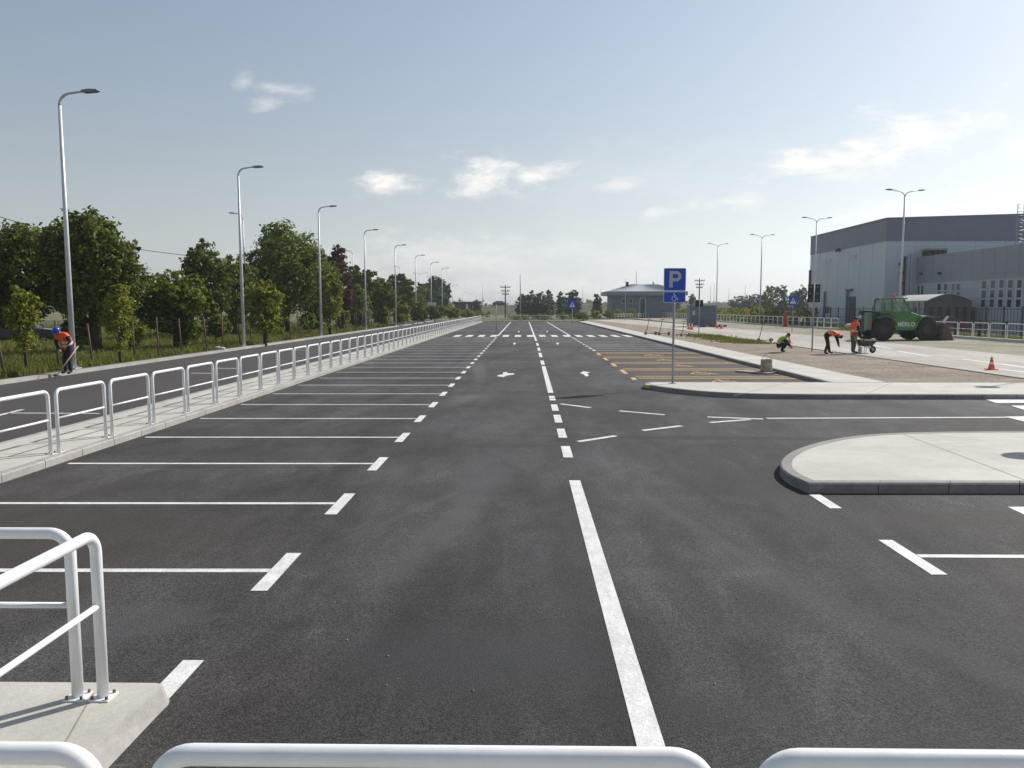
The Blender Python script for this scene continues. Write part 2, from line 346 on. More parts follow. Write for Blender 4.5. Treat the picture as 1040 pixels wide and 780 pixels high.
for (px, py, a, b, rot, amt) in ((388, 187, 33, 13, 3, .95), (487, 181, 46, 19, -3, 1.0), (545, 179, 40, 12, 10, .9), (628, 189, 26, 9, 5, .5), (666, 216, 26, 8, 10, .55), (740, 205, 42, 8, 0, .6), (830, 165, 72, 14, 8, 1.0), (915, 143, 92, 26, 17, 1.0), (860, 178, 60, 12, 4, .5), (1030, 152, 24, 10, 10, .7),
                            (291, 92, 32, 7, -8, .42), (268, 105, 16, 8, 10, .36), (248, 82, 12, 8, 30, .34), (470, 262, 150, 24, 0, .34), (560, 292, 260, 22, 0, .30), (930, 212, 90, 14, 5, .45), (650, 180, 190, 40, 0, .1)):
    u0, v0 = sky_uv(px, py)
    mp = N.new('ShaderNodeMapping'); mp.vector_type = 'TEXTURE'; mp.inputs['Location'].default_value = (u0, v0, 0); mp.inputs['Rotation'].default_value = (0, 0, R(rot)); mp.inputs['Scale'].default_value = (a / 800 * 1.3, b / 800 * 1.35, 1)
    L.new(cmb.outputs[0], mp.inputs[0])
    ln = N.new('ShaderNodeVectorMath'); ln.operation = 'LENGTH'; L.new(mp.outputs[0], ln.inputs[0])
    q = M2('SUBTRACT', 1.25, ln.outputs['Value']); q = M2('MULTIPLY_ADD', nz.outputs['Fac'], 3.3, M2('SUBTRACT', q, 1.80))
    q = M2('SUBTRACT', q, 0.0)
    mr = N.new('ShaderNodeMapRange'); mr.interpolation_type = 'SMOOTHSTEP'; mr.inputs['From Min'].default_value = .1; mr.inputs['From Max'].default_value = 1.35; mr.inputs['To Max'].default_value = amt
    L.new(q, mr.inputs['Value'])
    cloud = mr.outputs[0] if cloud is None else M2('MAXIMUM', cloud, mr.outputs[0])
SKYMULT = N.new('ShaderNodeMix'); SKYMULT.data_type = 'RGBA'; SKYMULT.blend_type = 'MIX'
hs0 = N.new('ShaderNodeHueSaturation'); hs0.inputs['Saturation'].default_value = .68; L.new(sky.outputs[0], hs0.inputs['Color'])
bw = N.new('ShaderNodeRGBToBW'); L.new(sky.outputs[0], bw.inputs[0])
veil = N.new('ShaderNodeMix'); veil.data_type = 'RGBA'; veil.blend_type = 'MULTIPLY'; veil.inputs['Factor'].default_value = 1; L.new(bw.outputs[0], veil.inputs['A']); veil.inputs['B'].default_value = (.935, .995, 1.05, 1)
ve = N.new('ShaderNodeMapRange'); ve.interpolation_type = 'SMOOTHSTEP'; ve.inputs['From Min'].default_value = -.05; ve.inputs['From Max'].default_value = .34; ve.inputs['To Min'].default_value = .92; ve.inputs['To Max'].default_value = .0; L.new(sep.outputs['Z'], ve.inputs['Value'])
hs = N.new('ShaderNodeMix'); hs.data_type = 'RGBA'; L.new(ve.outputs[0], hs.inputs['Factor']); L.new(hs0.outputs[0], hs.inputs['A']); L.new(veil.outputs['Result'], hs.inputs['B'])
L.new(cloud, SKYMULT.inputs['Factor']); L.new(hs.outputs['Result'], SKYMULT.inputs['A']); SKYMULT.inputs['B'].default_value = (9.9, 9.6, 9.2, 1)
L.new(SKYMULT.outputs['Result'], bg.inputs['Color'])
scene.view_settings.view_transform = 'Standard'; scene.view_settings.look = 'None'; scene.view_settings.exposure = 0.0; scene.view_settings.gamma = 1

# ------------------------------------------------------------------ ground, roads, kerbs
KZ = .12
struct(MB().sheet([(-900, -60), (900, -60), (900, 2500), (-900, 2500)], -.10).build('ground', dry_g))
lot = MB(); lot.add([(-7.25, -8, 0), (70, -8, 0), (70, 24.45, 0), (9.5, 24.45, 0), (-7.25, 24.45, 0), (9.5, 138.4, 0), (-7.25, 138.4, 0)], [(0, 1, 2, 3, 4), (4, 3, 5, 6)])
struct(lot.build('parking_lot', asphalt))
struct(MB().sheet([(-16.5, -8), (-8.9, -8), (-8.9, 150), (-16.5, 150)], 0).build('side_road', road_mat))
# raised walkway on the left, its two kerbs, the near platform
slab = MB(); y = -8
edge = [(-8.8, -8), (-7.36, -8), (-7.36, 138.4), (-8.8, 138.4)]
slab.prism(edge, -.08, KZ)
struct(slab.build('walkway', concrete))
T_ = [(-7.2, 4.585), (-2.30, 4.585), (-2.275, 4.58), (-2.265, 4.55), (-2.31, 3.9), (-2.30, 2.02), (12, 2.02)]
B_ = [(-7.2, 4.62), (-2.25, 4.62), (-2.22, 4.61), (-2.20, 4.55), (-2.215, 3.9), (-2.21, 2.10), (12, 2.10)]
T_ = [(a + .05 if -3 < a < 0 else a, b) for a, b in T_]; B_ = [(a + .05 if -3 < a < 0 else a, b) for a, b in B_]
pf = MB(); n_ = len(T_)
pf.add([(*p, KZ) for p in T_] + [(-7.2, -8, KZ), (12, -8, KZ)], [(0, n_, n_ + 1, 6, 5, 4, 3, 2, 1)], 0)
pf.add([(*p, -.02) for p in B_] + [(p[0] + (q[0] - p[0]) * .25, p[1] + (q[1] - p[1]) * .25, KZ - .012) for p, q in zip(T_, B_)] + [(*p, KZ) for p in T_],
       [(i, i + 1, n_ + i + 1, n_ + i) for i in range(n_ - 1)] + [(n_ + i, n_ + i + 1, 2 * n_ + i + 1, 2 * n_ + i) for i in range(n_ - 1)], 1)
struct(pf.build('platform', [concrete, kerb_mat]))
def kerb_line(mb, pts, w=.15, h=KZ, step=1.0, gap=.008, side=1):
    """kerb stones along a polyline; the line is the outer face, stones lie to its left (side=1)"""
    for a, b in zip(pts[:-1], pts[1:]):
        a = Vector((*a, 0)); b = Vector((*b, 0)); Ln = (b - a).length; d = (b - a) / Ln; nrm = Vector((-d.y, d.x, 0)) * side
        k = max(1, round(Ln / step))
        for i in range(k):
            p = a + d * (Ln * i / k + gap); q = a + d * (Ln * (i + 1) / k - gap)
            dz = random.uniform(-.002, .003)
            c = .018
            sec = [(0, -.06), (0, h - c + dz), (c, h + dz), (w, h + dz), (w, -.06)]
            vs = [e + nrm * u + Vector((0, 0, zz)) for e in (p, q) for u, zz in sec]
            f = [(0, 1, 2, 3, 4), (9, 8, 7, 6, 5)] + [(j, 5 + j, 5 + (j + 1) % 5, (j + 1) % 5) for j in range(5)]
            mb.add(vs, [tuple(reversed(x)) for x in f] if side < 0 else f)
kb = MB()
kerb_line(kb, [(-7.2, 4.6), (-7.2, 138.4)], side=1)
kerb_line(kb, [(-8.95, 138.4), (-8.95, -8)], side=1)
kerb_line(kb, [(-7.2, 138.4), (9.5, 138.4)], side=1)
struct(kb.build('kerb', kerb_mat))
struct(MB().prism([(-16.8, -8), (-16.45, -8), (-16.45, 150), (-16.8, 150)], -.05, .11).build('verge_kerb', kerb_mat))
# left verge
struct(MB().sheet([(-17.7, -8), (-16.8, -8), (-16.8, 150), (-17.7, 150)], .085).build('verge_soil', soil_m))
struct(MB().sheet([(-300, -8), (-17.7, -8), (-17.7, 150), (-300, 150)], .08).build('grass_verge', grass_g))
a0, b0 = P(-60, 352, .1), P(200, 331, .1); a1, b1 = P(-60, 346, .1), P(200, 327.5, .1)
struct(MB().sheet([a0, b0, b1, a1], .10).build('back_lane', pale_road))
# islands with kerbs
def inset(poly, d):
    out = []; n = len(poly)
    for i in range(n):
        p0, p1, p2 = Vector(poly[i - 1]), Vector(poly[i]), Vector(poly[(i + 1) % n])
        e1 = (p1 - p0).normalized(); e2 = (p2 - p1).normalized(); n1 = Vector((-e1.y, e1.x)); n2 = Vector((-e2.y, e2.x))
        b = (n1 + n2); b = b / max(b.length_squared, .3) * 2
        out.append(tuple(p1 + b * d))
    return out
def smooth_pts(ps, it=2):
    for _ in range(it):
        q = [ps[0]]
        for a, b in zip(ps[:-1], ps[1:]):
            q += [(a[0] * .75 + b[0] * .25, a[1] * .75 + b[1] * .25), (a[0] * .25 + b[0] * .75, a[1] * .25 + b[1] * .75)]
        ps = q + [ps[-1]]
    return ps
def island(name, outer, h, kb, w=.16):
    struct(MB().prism(inset(outer, w), -.05, h - .003).build(name, concrete))
    n = len(outer)
    inn = inset(outer, w)
    for i in range(n):
        a, b = outer[i], outer[(i + 1) % n]; ia, ib = inn[i], inn[(i + 1) % n]
        Ln = math.dist(a, b); k = max(1, round(Ln / .9))
        for j in range(k):
            t0 = j / k + .006 / Ln * (Ln > .5); t1 = (j + 1) / k - .006 / Ln * (Ln > .5)
            l = lambda p, q, t: (p[0] + (q[0] - p[0]) * t, p[1] + (q[1] - p[1]) * t)
            o0, o1, i0, i1 = l(a, b, t0), l(a, b, t1), l(ia, ib, t0), l(ia, ib, t1)
            c0, c1 = l(o0, i0, .13), l(o1, i1, .13)
            vs = [(*o0, -.05), (*o1, -.05), (*o1, h - .02), (*o0, h - .02), (*c0, h), (*c1, h), (*i1, h), (*i0, h), (*i0, -.05), (*i1, -.05)]
            kb.add(vs, [(0, 1, 2, 3), (3, 2, 5, 4), (4, 5, 6, 7), (7, 6, 9, 8), (0, 3, 4, 7, 8), (1, 9, 6, 5, 2)])
ik = MB()
left_arc = smooth_pts([(3.70, 10.13), (3.62, 10.55), (3.66, 11.2), (4.0, 12.05), (4.6, 12.9), (5.6, 13.85), (6.8, 14.38), (8.6, 14.55)], 2)
left_arc = [left_arc[0]] + [p for p in left_arc[1:] if math.dist(p, left_arc[0]) > .32]
isl1 = [(22, 10.3), (22, 14.55)] + left_arc[::-1]
ar = sum(isl1[i][0] * isl1[(i + 1) % len(isl1)][1] - isl1[(i + 1) % len(isl1)][0] * isl1[i][1] for i in range(len(isl1)))
if ar < 0: isl1 = isl1[::-1]
island('island_pavement', isl1, .14, ik)
arc2 = smooth_pts([(3.80, 24.3), (3.62, 23.9), (3.72, 23.3), (4.25, 22.3), (5.0, 21.45), (6.1, 20.95), (7.6, 20.85)], 2)
arc2 = [p for p in arc2 if p[1] < 24.06]
isl2 = arc2 + [(60, 20.95), (60, 24.4), (3.95, 24.4)]
ar = sum(isl2[i][0] * isl2[(i + 1) % len(isl2)][1] - isl2[(i + 1) % len(isl2)][0] * isl2[i][1] for i in range(len(isl2)))
if ar < 0: isl2 = isl2[::-1]
island('corner_pavement', isl2, .13, ik)
kerb_line(ik, [(9.42, 138.4), (9.42, 24.42)], w=.16, h=.13, side=1)
struct(ik.build('island_kerb', ground_mat('shade_darkened_kerb', (.25, .235, .225), [(.9, (1, 1, 1), (.78, .78, .8), (1.14, 1.14, 1.14)), (12, (1, 1, 1), (.85, .85, .85), (1.12, 1.12, 1.12))], rough=.85, bump=.4, bscale=50)))  # kerb concrete with the shade on its faces put into a darker colour
struct(MB().prism([(9.58, 24.42), (11.2, 24.42), (11.2, 138.4), (9.58, 138.4)], -.05, .125).build('strip_pavement', concrete))
# yellow painted kerb tip
yk = MB().prism([(3.62, 23.40), (3.70, 23.25), (3.80, 23.3), (3.74, 23.55), (3.62, 23.58)], .03, .136); struct(yk.build('painted_kerb_end', mat('yellow_kerb_paint', (.62, .46, .22), .6, .15, 20)))
# right side terrain
struct(MB().sheet([(11.2, 24.40), (16.4, 24.40), (16.4, 160), (11.2, 160)], .10).build('gravel_ground', gravel))
rr = MB(); rr.add([(16.4, 24.4, .105), (24.2, 24.4, .105), (24.2, 90, .105), (16.4, 90, .105), (22, 160, .105), (13, 160, .105)], [(0, 1, 2, 3), (3, 2, 4, 5)])
struct(rr.build('pale_road', pale_road))
struct(MB().sheet([(24.2, 24.4), (33.1, 24.4), (33.1, 240), (24.2, 240)], .10).build('rough_ground', gravel2))
struct(MB().sheet([(33.4, 24.4), (38.0, 24.4), (38.0, 240), (33.4, 240)], .09).build('grass_strip', grass_g))
struct(MB().sheet([(38.0, 24.4), (120, 24.4), (120, 101), (38.0, 101)], .08).build('yard', pale_road))
# old pavement edge line between gravel and pale road
struct(MB().box(16.30, 16.42, 24.4, 90, .05, .122).build('gravel_edge', mat('dark_edge', (.10, .085, .07), .9, .2, 3)))

jt = MB()
def joint_shadow_line(a, b, z, w=.011):
    a = Vector(P(*a, z)); b = Vector(P(*b, z)); d = (b - a).normalized(); n = Vector((-d.y, d.x)) * w / 2
    jt.sheet([tuple(a - n), tuple(b - n), tuple(b + n), tuple(a + n)], z)
joint_shadow_line((918, 441), (1045, 489), .1395); joint_shadow_line((1040, 389), (1012, 393), .1295); joint_shadow_line((800, 388.5), (745, 402), .1295, .02); joint_shadow_line((96, 702), (60, 765), KZ + .0025, .008)  # second line is the round sign post's cast shadow, drawn on the pavement
joint_shadow_line((905, 389), (880, 400), .1295, .02)
for k in range(40):
    y_ = 5.5 + 3.3 * k; jt.sheet([(-8.78, y_), (-7.37, y_), (-7.37, y_ + .014), (-8.78, y_ + .014)], KZ + .002)
for k in range(26):
    y_ = 27.0 + 4.0 * k; jt.sheet([(9.6, y_), (11.18, y_), (11.18, y_ + .016), (9.6, y_ + .016)], .127)
struct(jt.build('pavement_joints_and_shadow', mat('joint_dirt_and_shadow', (.30, .26, .21), .9, .15, 10)))  # one tone for real joints and the painted post shadow
# ------------------------------------------------------------------ painted markings (sheets 4 mm above the asphalt)
def strip(mb, a, b, w, z=.004):
    a = Vector(a); b = Vector(b); d = (b - a).normalized(); n = Vector((-d.y, d.x)) * (w / 2)
    mb.sheet([tuple(a - n), tuple(b - n), tuple(b + n), tuple(a + n)], z)
def cx(Y): return .70 + .22 * min(1, max(0, (Y - 8) / 45))
wl = MB(); ol = MB()
for k in range(25):                                   # left bays
    Y = 7.0 + 2.5 * k
    if Y > 66: break
    strip(wl, (-7.06, Y - .06), (-2.33, Y + .0), .095)
    strip(wl, (-2.255, Y - .52), (-2.255, Y + .52), .145)
strip(wl, (-2.255, 4.62), (-2.255, 5.15), .145)
strip(wl, (-2.255, 68.6), (-2.255, 138), .15)
for Yo in (27.4, 31.0, 34.7, 38.6, 42.4): [strip(ol, (3.95, Yo + dy_), (9.38, Yo + dy_), .14) for dy_ in (-.42, .42)]; strip(ol, (3.95, Yo), (9.38, Yo), .08)
for Yo in (26.4, 28.9, 32.6, 36.4, 40.3): strip(ol, (3.72 + .012 * (Yo - 25), Yo), (3.74 + .012 * (Yo - 23), Yo + (1.9 if Yo > 27 else .9)), .16)
Y = 45.0
while Y < 66:
    strip(wl, (4.05, Y), (9.38, Y), .095); strip(wl, (4.0, Y - .6), (4.0, Y + .6), .15); Y += 2.5
strip(wl, (4.05, 68.6), (4.05, 138), .15)
struct(ol.build('disabled_bay_markings', orange_line))
# near right bays
strip(wl, (3.76, 9.35), (3.76, 10.08), .145); strip(wl, (3.76, 6.98), (3.76, 8.05), .145); strip(wl, (3.84, 7.52), (14, 7.52), .095)
strip(wl, (3.76, 4.5), (3.76, 5.5), .145); wl.sheet([P(1023.5, 515), P(1046, 515), P(1080, 530), P(1055, 530)], .004)
# centre line
for y0, y1 in ((2.3, 10.85), (12.55, 13.6), (14.5, 15.6), (16.45, 17.65), (18.35, 19.6), (20.45, 21.5), (22.3, 32.7), (33.5, 36.2), (38.7, 42.4), (44.6, 48.2), (50.5, 54.6), (58, 68.2), (68.2, 138)):
    nseg = 1 + int((y1 - y0) / 9)
    for j in range(nseg):
        ya = y0 + (y1 - y0) * j / nseg; yb = y0 + (y1 - y0) * (j + 1) / nseg
        wl.sheet([(cx(ya) - .078, ya), (cx(ya) + .078, ya), (cx(yb) + .078, yb), (cx(yb) - .078, yb)], .004)
# zebra crossing at the far end
for k in range(15):
    X = -5.75 + 1.05 * k
    if X < 9.3: wl.sheet([(X - .27, 66.2), (X + .27, 66.2), (X + .27, 70.6), (X - .27, 70.6)], .009)
# guide dashes and side street line
for a, b in (((569, 410.2), (600, 414.2)), ((629, 417.4), (675, 421.4)), ((653, 437.3), (692, 432.6)), ((587.5, 448.6), (625.5, 442.7)), ((718.5, 423.6), (775, 425.7)), ((721, 429.2), (762, 426.2)), ((778.5, 425), (1180, 423.2))):
    strip(wl, P(*a), P(*b), .125)
wl.sheet([P(1001, 405.8), P(1190, 405.3), P(1190, 409.0), P(1011.7, 409.4)], .006)
wl.sheet([P(1026.5, 412.1), P(1190, 411.8), P(1190, 416.0), P(1040, 416.3)], .006)
wl.sheet([P(1020, 423.5), P(1190, 421.2), P(1190, 429.0), P(1042, 428.9)], .009)
# direction arrows (one bent, one forked, and small far ones)
wl.sheet([P(504.5, 382), P(507.5, 380.6), P(511, 380.3), P(510.5, 378.3), P(515, 377.8), P(515.5, 379.1), P(522.5, 379.3), P(522, 380.4), P(515, 381.4), P(511.5, 383), P(508, 382.6)], .004)
wl.sheet([P(589, 378.9), P(592.5, 377.2), P(599.5, 378.2), P(596.3, 379.3), P(598.3, 381.9), P(595, 382.4), P(592.3, 380)], .004)
for px, py in ((522.5, 349), (566.3, 348.8)): wl.sheet([P(px - 1.8, py + .2), P(px + .2, py - 1.1), P(px + 1.8, py + .1), P(px + .7, py + .2), P(px + .7, py + 1.1), P(px - .7, py + 1.1), P(px - .7, py + .3)], .004)
for px, py in ((527, 336.8), (555.8, 336.7)): wl.sheet([P(px - 1.1, py + .2), P(px, py - .7), P(px + 1.1, py + .1), P(px + .4, py + .2), P(px + .3, py + .7), P(px - .4, py + .7)], .004)
# left road marks
strip(wl, P(-20, 426.5), P(23, 416), .12); strip(wl, P(8, 419.6), P(101, 420), .10); strip(wl, P(194, 379), P(216, 379.3), .14); strip(wl, P(216, 374), P(243, 374.3), .14); strip(wl, P(280, 355.5), P(312, 355.5), .18)
struct(wl.build('lane_markings', white_line))
# worn marks on the pale road
pw = MB()
for a, b in (((912, 356.5), (944, 362)), ((978, 364.5), (1060, 375.5)), ((1012, 374.5), (1060, 380)), ((885, 350.5), (905, 354))): strip(pw, P(*a, .11), P(*b, .11), .3, .109)
struct(pw.build('worn_road_marks', mat('worn_white_paint', (.62, .6, .56), .7, .12, 2)))

# wheelchair pictogram strokes, shared by the sign and the painted bays
def wheelchair_poly(s=1.0):
    """list of flat polygons in a unit box, centred"""
    out = []
    def ring(cx_, cy_, r0, r1, a0, a1, n=14):
        o = [(cx_ + r1 * math.cos(R(a0 + (a1 - a0) * i / n)), cy_ + r1 * math.sin(R(a0 + (a1 - a0) * i / n))) for i in range(n + 1)]
        i_ = [(cx_ + r0 * math.cos(R(a0 + (a1 - a0) * i / n)), cy_ + r0 * math.sin(R(a0 + (a1 - a0) * i / n))) for i in range(n + 1)]
        for k in range(n): out.append([o[k], o[k + 1], i_[k + 1], i_[k]])
    def seg(a, b, w_):
        a = Vector(a); b = Vector(b); d = (b - a).normalized(); n = Vector((-d.y, d.x)) * w_ / 2
        out.append([tuple(a - n), tuple(b - n), tuple(b + n), tuple(a + n)])
    out.append([(-.08 + .085 * math.cos(i * math.pi / 5), .42 + .085 * math.sin(i * math.pi / 5)) for i in range(10)])
    seg((-.06, .34), (-.02, .0), .09); seg((-.04, .18), (.18, .18), .07); seg((-.03, -.0), (.2, -.0), .09); seg((.2, .02), (.34, -.33), .09); seg((.33, -.31), (.44, -.27), .07)
    ring(-.06, -.15, .23, .30, 120, 352)
    return [[(x * s, y * s) for x, y in p] for p in out]
struct(MB().sheet([(3.9, 24.5), (9.4, 24.5), (9.4, 43.2), (3.9, 43.2)], .002).build('brown_bay_surface', ground_mat('brown_stained_asphalt', (.062, .048, .038), [(.5, (1, .3, 1), (.78, .76, .75), (1.2, 1.2, 1.2)), (20, (1, 1, 1), (.75, .75, .75), (1.25, 1.25, 1.25))], rough=.88, bump=.8, bscale=80, bdist=.02)))
wb = MB()
for Yc in (25.9, 29.2, 32.9, 36.7, 40.5):
    for p in wheelchair_poly(1.25): wb.sheet([(6.6 + a, Yc + b) for a, b in p], .004)
struct(wb.build('wheelchair_markings', orange_line))

# ------------------------------------------------------------------ tubular railings
def hoop_parts(Ln, h=1.02, r=.029, seg=12, nc=6):
    rc = .11
    pts = [(0, 0, 0), (0, 0, h - r - rc)]
    for i in range(1, nc + 1):
        a = math.pi / 2 * i / nc; pts.append((rc * (1 - math.cos(a)), 0, h - r - rc + rc * math.sin(a)))
    for i in range(0, nc):
        a = math.pi / 2 * i / nc; pts.append((Ln - rc + rc * math.sin(a), 0, h - r - rc + rc * math.cos(a)))
    pts += [(Ln, 0, h - r - rc), (Ln, 0, 0)]
    fr = MB().tube(pts, r, seg)
    md = MB().tube([(r * .6, 0, .54), (Ln - r * .6, 0, .54)], .017, max(6, seg - 2))
    return fr, md
def make_hoop(Ln, label, group, seg=12, detail=True, **kw):
    t = thing('railing_hoop', label, 'railing', group=group)
    fr, md = hoop_parts(Ln, seg=seg, nc=8 if seg > 8 else 3, **kw)
    fr.build('hoop_frame', M_white, t); md.build('middle_rail', M_white, t)
    if detail:
        for x in (0, Ln):
            bp = MB().box(x - .06, x + .06, -.06, .06, .0, .010).build('base_plate', M_white, t, bevel=.002)
            for sx in (-.043, .043):
                for sy in (-.043, .043): MB().lathe([(.001, .026), (.009, .026), (.009, .010)], (x + sx, sy, 0), 6).build('bolt', M_bolt, bp)
    return t
G1 = 'white tubular railing hoops around the near platform'
near = make_hoop(1.645, 'white railing hoop across the bottom of the picture, centre one of the nearest row', G1, seg=20, h=.986, r=.032)
near.location = (-1.096, 2.22, KZ)
dup(near, (.708, 2.22, KZ), 0, 'white railing hoop at the bottom right corner, in the nearest row', G1)
dup(near, (-2.93, 2.22, KZ), 0, 'white railing hoop at the bottom left corner, in the nearest row', G1)
dup(near, (-2.62 - 1.645, 4.40, KZ), 0, 'white railing hoop on the back edge of the bottom left platform, facing the lot', G1)
dup(near, (-4.47 - 1.645, 4.40, KZ), 0, 'white railing hoop next left on the back edge of the bottom left platform', G1)
dup(near, (-2.47, 4.40, KZ), R(-90.6), 'white railing hoop running towards the camera over bolted plates on the platform', G1)
for o_ in COL.objects:
    if o_.get('label') and 'platform' in o_['label'] and o_['category'] == 'railing': o_.scale = (1, 1, 1.035)
G2 = 'white railing hoops along the left walkway'
hp = make_hoop(1.42, '', G2, seg=10); lowp = None
y0 = 12.19 - 1.63 * 3
i = 0; yv = y0
lowfr, lowmd = hoop_parts(1.42, seg=6, nc=2)
lowmesh = None
while yv < 136.5:
    lab = 'white railing hoop on the left walkway, %s from its near end' % nth(i)
    if yv < 45:
        o = hp if i == 0 else dup(hp)
    else:
        if lowmesh is None:
            b = MB(); b.v = lowfr.v[:]; b.f = lowfr.f[:]; b.m = lowfr.m[:]; b.sm = lowfr.sm[:]; b.add(lowmd.v, lowmd.f)
            o = b.build('railing_hoop', M_white); lowmesh = o
        else:
            o = lowmesh.copy(); COL.objects.link(o)
    o.location = (-7.41 + random.uniform(-.006, .006), yv + .1, KZ); o.rotation_euler = (0, 0, R(90) + random.uniform(-.006, .006))
    tag(o, lab, 'railing', G2); yv += 1.63; i += 1
def low_row(p0, p1, pitch, group, labf, z, h=None, first_i=0):
    p0 = Vector(p0); p1 = Vector(p1); d = (p1 - p0); n = int(d.length / pitch); d.normalize(); ang = math.atan2(d.y, d.x)
    for i in range(n):
        o = lowmesh.copy(); COL.objects.link(o); q = p0 + d * (pitch * i + .1)
        o.location = (q.x, q.y, z); o.rotation_euler = (0, 0, ang); o.scale = ((pitch - .2) / 1.42, 1, 1.04)
        tag(o, labf(i), 'railing', group)
low_row((-7.1, 138.1), (8.1, 138.1), 1.66, 'white railing hoops across the far end of the lot', lambda i: 'white railing hoop across the far end of the lot, %s from the left' % nth(i), KZ)
low_row((10.6, 150), (33.0, 196), 2.0, 'white railing hoops curving behind the grey site cabin', lambda i: 'white railing hoop on the far curve beyond the lot, %s from the left' % nth(i), .1)
low_row((33.25, 196), (33.25, 84.0), 2.0, 'white railing hoops along the far right kerb', lambda i: 'white railing hoop on the right kerb, %s from its far end' % nth(i), .3)
low_row((33.25, 67.0), (33.25, 46.0), 2.02, 'white railing hoops right of the tractor', lambda i: 'white railing hoop right of the green loader, %s from its bucket' % nth(i), .3)
struct(MB().box(33.1, 33.42, 84, 240, 0, .3).box(33.1, 33.42, 30, 67.2, 0, .3).build('fence_kerb', mat('white_kerb', (.6, .59, .55), .8, .06, 2)))
struct(MB().prism([(10.5, 149.8), (33.0, 195.8), (32.7, 196.0), (10.3, 150.1)], 0, .1).build('far_kerb', kerb_mat))

# ------------------------------------------------------------------ street lamps
def arm_pts(h, sgn, reach=.48, rc=.45, rise=.06):
    pts = []
    for i in range(9):
        a = math.pi / 2 * i / 8; pts.append((sgn * rc * (1 - math.cos(a)), 0, h - rc + rc * math.sin(a)))
    pts.append((sgn * (rc + reach * .5), 0, h + rise * .6)); pts.append((sgn * (rc + reach), 0, h + rise))
    return pts
def lamp_head(mb, x, z, sgn):
    Lh = .62
    pr = [(0, -.03), (.1, -.055), (.5, -.05), (Lh, -.01), (Lh - .04, .03), (.3, .065), (.05, .05), (0, .03)]
    mb.prism([(a, b) for a, b in pr], -.13, .13, axis='y')
    Mx = Matrix.Translation((x, 0, z)) @ Matrix.Rotation(0 if sgn > 0 else math.pi, 4, 'Z') @ Matrix.Rotation(-.06, 4, 'Y')
    return mb.xf(Mx)
def make_lamp(h, label, group, sgn=1):
    t = thing('street_lamp', label, 'street lamp', group=group)
    pts = [(0, 0, .0), (0, 0, 1.2), (0, 0, h - .8)]
    MB().tube([(0, 0, 0), (0, 0, h * .5), (0, 0, h - .45)], [.105, .082, .058], 14).build('pole', M_galv, t)
    MB().tube(arm_pts(h, sgn), [.055] * 6 + [.045] * 5, 10).build('arm', M_galv, t)
    lamp_head(MB(), sgn * .9, h + .055, sgn).build('lamp_head', M_head, t, bevel=.01)
    b = MB().box(-.2, .2, -.2, .2, -.06, .02)
    for k in range(4):
        a = k * math.pi / 2; b.bar((.09 * math.cos(a), .09 * math.sin(a), .1), (.17 * math.cos(a), .17 * math.sin(a), .03), .02, .05)
    b.build('base_flange', M_galv, t)
    MB().box(.075, .10, -.05, .05, .6, 1.0).build('service_door', M_galvp, t)
    return t
GL = 'single arm street lamps on the left verge'
lampsY = [30.0, 47.2, 65.3, 84.5, 103.5, 123.5, 143.0, 164.0, 186, 210]
lampsX = [P(73, 377, .1)[0]] + [None] * 9
px = [73.5, 247.5, 326.5, 372, 402.5, 423, 438.5, 449.5, 459, 467]; tops = [92, 169, 209, 233, 248.5, 259, 266, 272, 289, 296]
base = make_lamp(10.7, '', GL)
for i, Yl in enumerate(lampsY[:8]):
    X, _ = at(px[i], 350, Yl); _, zt = at(px[i], tops[i], Yl)
    o = base if i == 0 else dup(base)
    o.location = (X, Yl, .1); o.scale = (1, 1, (zt - .1) / 10.8); o.rotation_euler = (0, 0, random.uniform(-.03, .03))
    tag(o, ('tall grey one-arm street lamp beside the worker with blue helmet' if i == 0 else 'grey one-arm street lamp on the left verge, %s from the camera' % nth(i)), 'street lamp', GL)
for i, (pxx, top, Yl) in enumerate(((459.5, 289, 260), (476, 298, 360), (470, 297, 330))):
    X, zt = at(pxx, top, Yl); o = dup(base, (X, Yl, -.1)); o.scale = (1.3, 1.3, (zt) / 10.8)
    tag(o, 'tiny distant street lamp on the horizon, %s left of the brown kiosk' % nth(i), 'street lamp', 'distant street lamps on the horizon')
GB = 'street lamps of the road behind the left trees'
bl = make_lamp(10.8, '', GB, sgn=-1)
for i, (pxx, top, Yl) in enumerate(((246.5, 217, 70), (358, 255, 114), (406, 271, 156), (438, 281, 215))):
    X, zt = at(pxx, top, Yl); o = bl if i == 0 else dup(bl)
    o.location = (X, Yl, .08); o.scale = (.8, .8, zt / 10.9)
    tag(o, 'grey street lamp rising behind the left trees, arm to the left, %s from the camera' % nth(i), 'street lamp', GB)
def make_double(h, label, group):
    t = thing('double_street_lamp', label, 'street lamp', group=group)
    MB().tube([(0, 0, 0), (0, 0, h * .5), (0, 0, h - .5)], [.12, .09, .065], 14).build('pole', M_galv, t)
    for s in (-1, 1):
        pts = [(0, 0, h - .52), (s * .06, 0, h - .30), (s * .25, 0, h - .10), (s * .6, 0, h + .02), (s * 1.35, 0, h + .14)]
        MB().tube(pts, .045, 8).build('arm', M_galv, t); lamp_head(MB(), s * 1.3, h + .14, s).build('lamp_head', M_head, t, bevel=.01)
    MB().box(-.22, .22, -.22, .22, -.06, .03).build('base_flange', M_galv, t)
    return t
GD = 'double arm street lamps beyond the right railings'
dl = make_double(13.5, '', GD)
